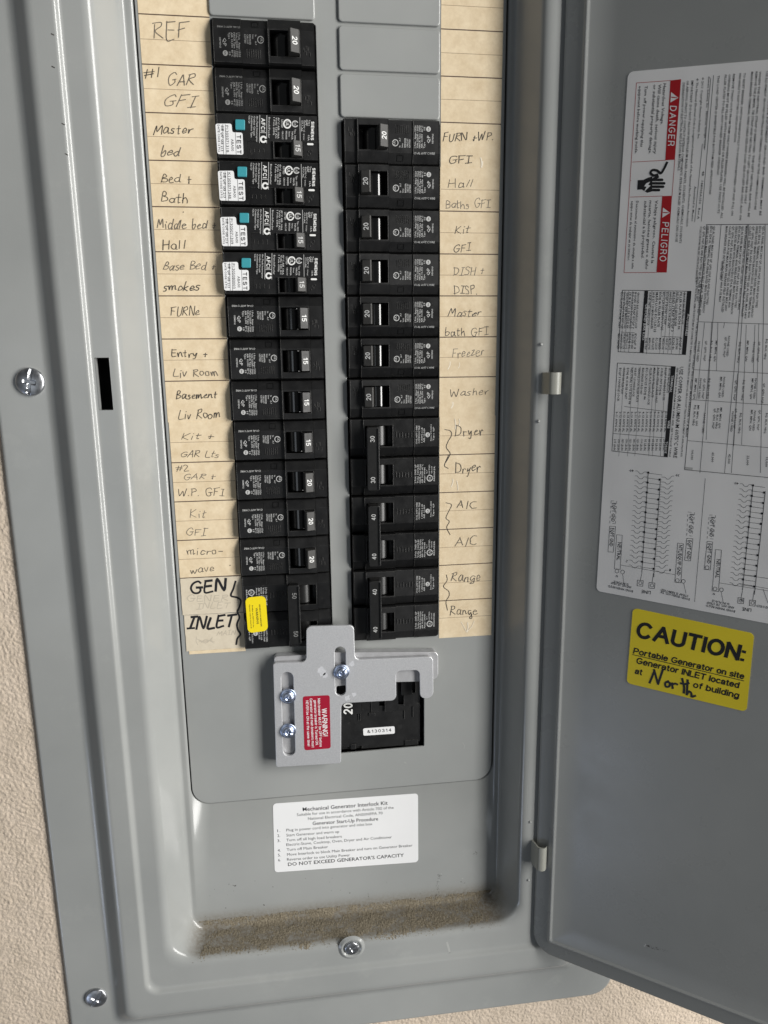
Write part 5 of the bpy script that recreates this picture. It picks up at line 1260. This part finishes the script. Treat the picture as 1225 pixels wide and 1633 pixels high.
CXL, CXR = 69.3, 143.0
PR = math.pi
G1, G2, G3, G4 = 'plain single breakers in the left column', 'arc fault breakers in the left column', 'single breakers in the right column', 'double breakers with a handle tie'
b20 = make_std('20', ink='dim_ink'); b15 = make_std('15')
AF = [make_afci(c) for c in ('P1305071318', 'K1305071348', 'P1305071309', 'P1305080003')]
LEFT = {0: ('black breaker marked 20, topmost of the left column, beside REF', b20), 1: ('black breaker marked 20 beside the handwritten #1 GAR GFI', b20),
        2: ('arc fault breaker with teal button beside the handwritten Master bed', AF[0]), 3: ('arc fault breaker with teal button beside the handwritten Bed + Bath', AF[1]),
        4: ('arc fault breaker with teal button beside the handwritten Middle bed + Hall', AF[2]), 5: ('arc fault breaker with teal button beside the handwritten Base Bed + smokes', AF[3]),
        6: ('black breaker with light 15 handle, just below the arc fault breakers', b15), 7: ('black breaker marked 15 beside the handwritten Entry + Liv Room', b15),
        8: ('black breaker marked 15 beside the handwritten Basement Liv Room', b15), 9: ('black breaker marked 15 beside the handwritten Kit + GAR Lts', b15),
        10: ('black breaker marked 20 beside the handwritten #2 GAR + W.P. GFI', None), 11: ('black breaker marked 20 in the left column beside Kit GFI', None), 12: ('black breaker marked 20 beside the handwritten micro-wave', None)}
b20b = make_std('20')
used = set()
for k, (lab, proto) in LEFT.items():
    proto = proto or b20b
    grp = G2 if proto in AF else G1
    loc = (CXL + rnd.uniform(-.2, .2), rnd.uniform(-.35, .35), rowz(k) - PITCH / 2 + rnd.uniform(-.15, .15))
    if proto.name in used:
        o = dup(proto, loc, 0, lab, grp)
    else:
        used.add(proto.name); o = proto; o.location = Vector(loc) * S; o['label'] = lab; o['group'] = grp

r_off = make_std('20', off=True); r_off.location = Vector((CXR, 0, rowz(2) - PITCH / 2)) * S; r_off.rotation_euler = (0, PR, 0)
r_off['label'] = 'black breaker with grey 20 handle thrown outward, topmost of the right column'; r_off['group'] = G3
RIGHT = {3: 'Hall Baths GFI', 4: 'Kit GFI in the right column', 5: 'DISH + DISP.', 6: 'Master bath GFI', 7: 'Freezer', 8: 'Washer'}
for k, w in RIGHT.items():
    loc = (CXR + rnd.uniform(-.2, .2), rnd.uniform(-.35, .35), rowz(k) - PITCH / 2 + rnd.uniform(-.15, .15)); lab = 'black breaker marked 20 beside the handwritten ' + w
    dup(b20b, loc, PR, lab, G3)
d30 = make_double('30'); d40 = make_double('40'); d50 = make_double('50', on=False, sticker=True)
for o, k, w in ((d30, 9, 'black double breaker with tied 30 handles beside the two Dryer labels'), (d40, 11, 'black double breaker with tied 40 handles beside the two A/C labels')):
    o.location = Vector((CXR, 0, rowz(k + 1))) * S; o.rotation_euler = (0, PR, 0); o['label'] = w; o['group'] = G4
dup(d40, (CXR, 0, rowz(14)), PR, 'black double breaker with tied 40 handles beside the two Range labels', G4)
d50.location = Vector((CXL, 0, rowz(14))) * S; d50['label'] = 'black double breaker with yellow warning sticker beside GEN INLET'; d50['group'] = G4

# ------------------------------------------------------------------ main breaker in its window
MAIN = thing('main_breaker', 'large black main breaker behind the interlock plate with a white number sticker', 'main breaker', (133, 10, -465))
mb = MB(); mz = zoomed(540, 1060, .13061, at, 0.0)
P = lambda x, y, d: FP(*zoomed(540, 1060, .13061, at, d)(x, y), d)
us = [101.5, 118.2, 119.4, 125.4, 131.0, 135.0, 144.5, 148.6, 154.5, 157.5, 160.5]
vs = [-464.6, -462.2, -443.0, -436.5, -432.5, -424.5, -398.5]
H = {}
for i in range(10):
    for j in range(6):
        h = -2.6
        if j == 0: h = -4.0 if (i < 1 or i > 8) else -2.6
        if j >= 3 and i in (0,): h = -1.2
        if j >= 3 and i == 3: h = -1.8
        if j >= 4 and i == 4: h = -6.0
        if j >= 3 and i == 5: h = -1.0
        if j >= 4 and i in (6,): h = -5.0
        if j >= 4 and i in (7,): h = -0.6
        if j == 5 and i == 8: h = -7.0
        if j >= 4 and i == 9: h = -3.4
        H[i, j] = (h, h)
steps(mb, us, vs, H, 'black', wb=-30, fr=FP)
mf = zoomed(540, 1060, .13061, at, -1.0)
sans(mb, '200', mf, (172, 606), (172, 395), 112, 'white_ink', -1.1, FP, 0.17, 0.14)
for x, y in ((240, 0), (262, 0)): mb.box(tuple(mf(x, 470)) + (-2.6,), tuple(mf(x + 10, 690)) + (-1.9,), 'black', FP)
disc(mb, mf, (752, 770), 30, 'well', -2.55, FP)
for p, q in (((800, 570), (812, 670)), ((905, 520), (918, 650)), ((370, 600), (450, 632)), ((150, 985), (215, 1040)), ((810, 935), (975, 985))): mb.box(tuple(mf(*p)) + (-2.6,), tuple(mf(*q)) + (-2.0,), 'black', FP)
mb.build('case', MAIN)
mb = MB(); mb.plate([rpoly([(146.4, -424.0), (154.6, -424.0), (153.8, -404.5), (146.6, -404.5)], .8, 3)], -6.5, 0.9, 'tie', FP, 0.4); mb.build('handle', MAIN)
mb = MB(); ms = zoomed(540, 1060, .13061, at, -2.3)
mb.plate([rpoly([ms(300, 780), ms(685, 752), ms(688, 842), ms(304, 868)], 1.0, 4)], -2.58, -2.4, 'white', FP); sans(mb, '&130314', ms, (352, 836), (648, 816), 38, 'ink', -2.33, FP, 0.15, 0.26); mb.build('number_sticker', MAIN)

# ------------------------------------------------------------------ generator interlock
INT = thing('interlock_plate', 'aluminium generator interlock plate with slots, screws and a red warning sticker', 'interlock', (110, -5, -475))
FRT = 10.2; BK_ = 6.8
f = zoomed(400, 980, .34286, at, FRT)
front = rpoly([f(258, 56), f(480, 50), f(485, 211), f(848, 196), f(850, 390), f(788, 391), f(785, 258), f(676, 263), f(677, 400), f(421, 413), f(420, 692), f(118, 711), f(104, 226), f(259, 222)],
              [3.2, 3.2, 3.4, 3.0, 4.2, 3.6, 3.2, 3.2, 3.4, 3.4, 1.6, 1.6, 1.8, 3.4], 6)
s1 = rpoly([f(141, 268), f(197, 268), f(208, 658), f(152, 658)], 3.9, 8); s2 = rpoly([f(390, 150), f(441, 150), f(443, 378), f(394, 378)], 3.6, 8)
mb = MB(); mb.plate([front, s1, s2], FRT - 2.3, FRT, 'alu', bevel=0.35)
for c, r in (((328, 262), 22), ((345, 285), 14), ((470, 230), 14), ((480, 372), 12), ((448, 388), 16)):
    pts = [np.array(f(*c)) + np.array([math.cos(a), math.sin(a)]) * r * .137 * rnd.uniform(.6, 1.3) for a in np.arange(0, 6.28, .5)]; mb.sheet(pts, FRT + .03, 'smudge')
mb.build('sliding_plate', INT)
g = zoomed(400, 980, .34286, at, BK_)
mb = MB()
back = rpoly([g(108, 196), g(256, 188), g(262, 178), g(862, 174), g(872, 190), g(872, 300), g(800, 312), g(640, 316), g(640, 380), g(442, 395), g(445, 330), g(398, 334), g(400, 440), g(395, 690), g(122, 700)], [2, 1, 1, 2.5, 1, 4, 1, 1, 1, 1, 1, 1, 1, 1, 1], 4)
mb.plate([back], 0.2, BK_, 'alu_light', bevel=0.4)
mb.build('mounting_plate', INT)
for c, a in (((174, 385), 0.2), ((174, 547), -0.3), ((423, 272), 0.9)):
    mb = MB(); q = zoomed(400, 980, .34286, at, FRT + 2)(*c); sh = 2.0
    screw_mesh(mb, q, 4.0, 3.0, a, 'zinc', 'socket', d0=FRT + 0.05, washer=5.4)
    mb.box((q[0] - sh, q[1] - sh, 3.0), (q[0] + sh, q[1] + sh, FRT + .1), 'zinc')
    mb.build('screw', INT)
mb = MB(); sf = zoomed(400, 980, .34286, at, FRT + .1)
mb.plate([rpoly([sf(242, 381), sf(367, 375), sf(372, 622), sf(250, 632)], 1.5, 4)], FRT + .02, FRT + .14, 'red'); W3 = FRT + .2
sans(mb, 'WARNING!', sf, (330, 437), (335, 566), 24, 'white', W3, FP, 0.14, 0.1)
for s, a, b in (('Main breaker MUST be OFF before', (311, 390), (320, 615)), ('generator breaker is Turned ON.', (293, 398), (302, 608)), ('Generator and main breakers must', (274, 390), (284, 618)), ('NEVER be ON at the same time!', (256, 400), (264, 612))):
    sans(mb, s, sf, a, b, 12.5, 'white', W3, FP, 0.14, 0.1)
o = mb.build('warning_sticker', INT); o['label'] = 'red sticker reading WARNING!'
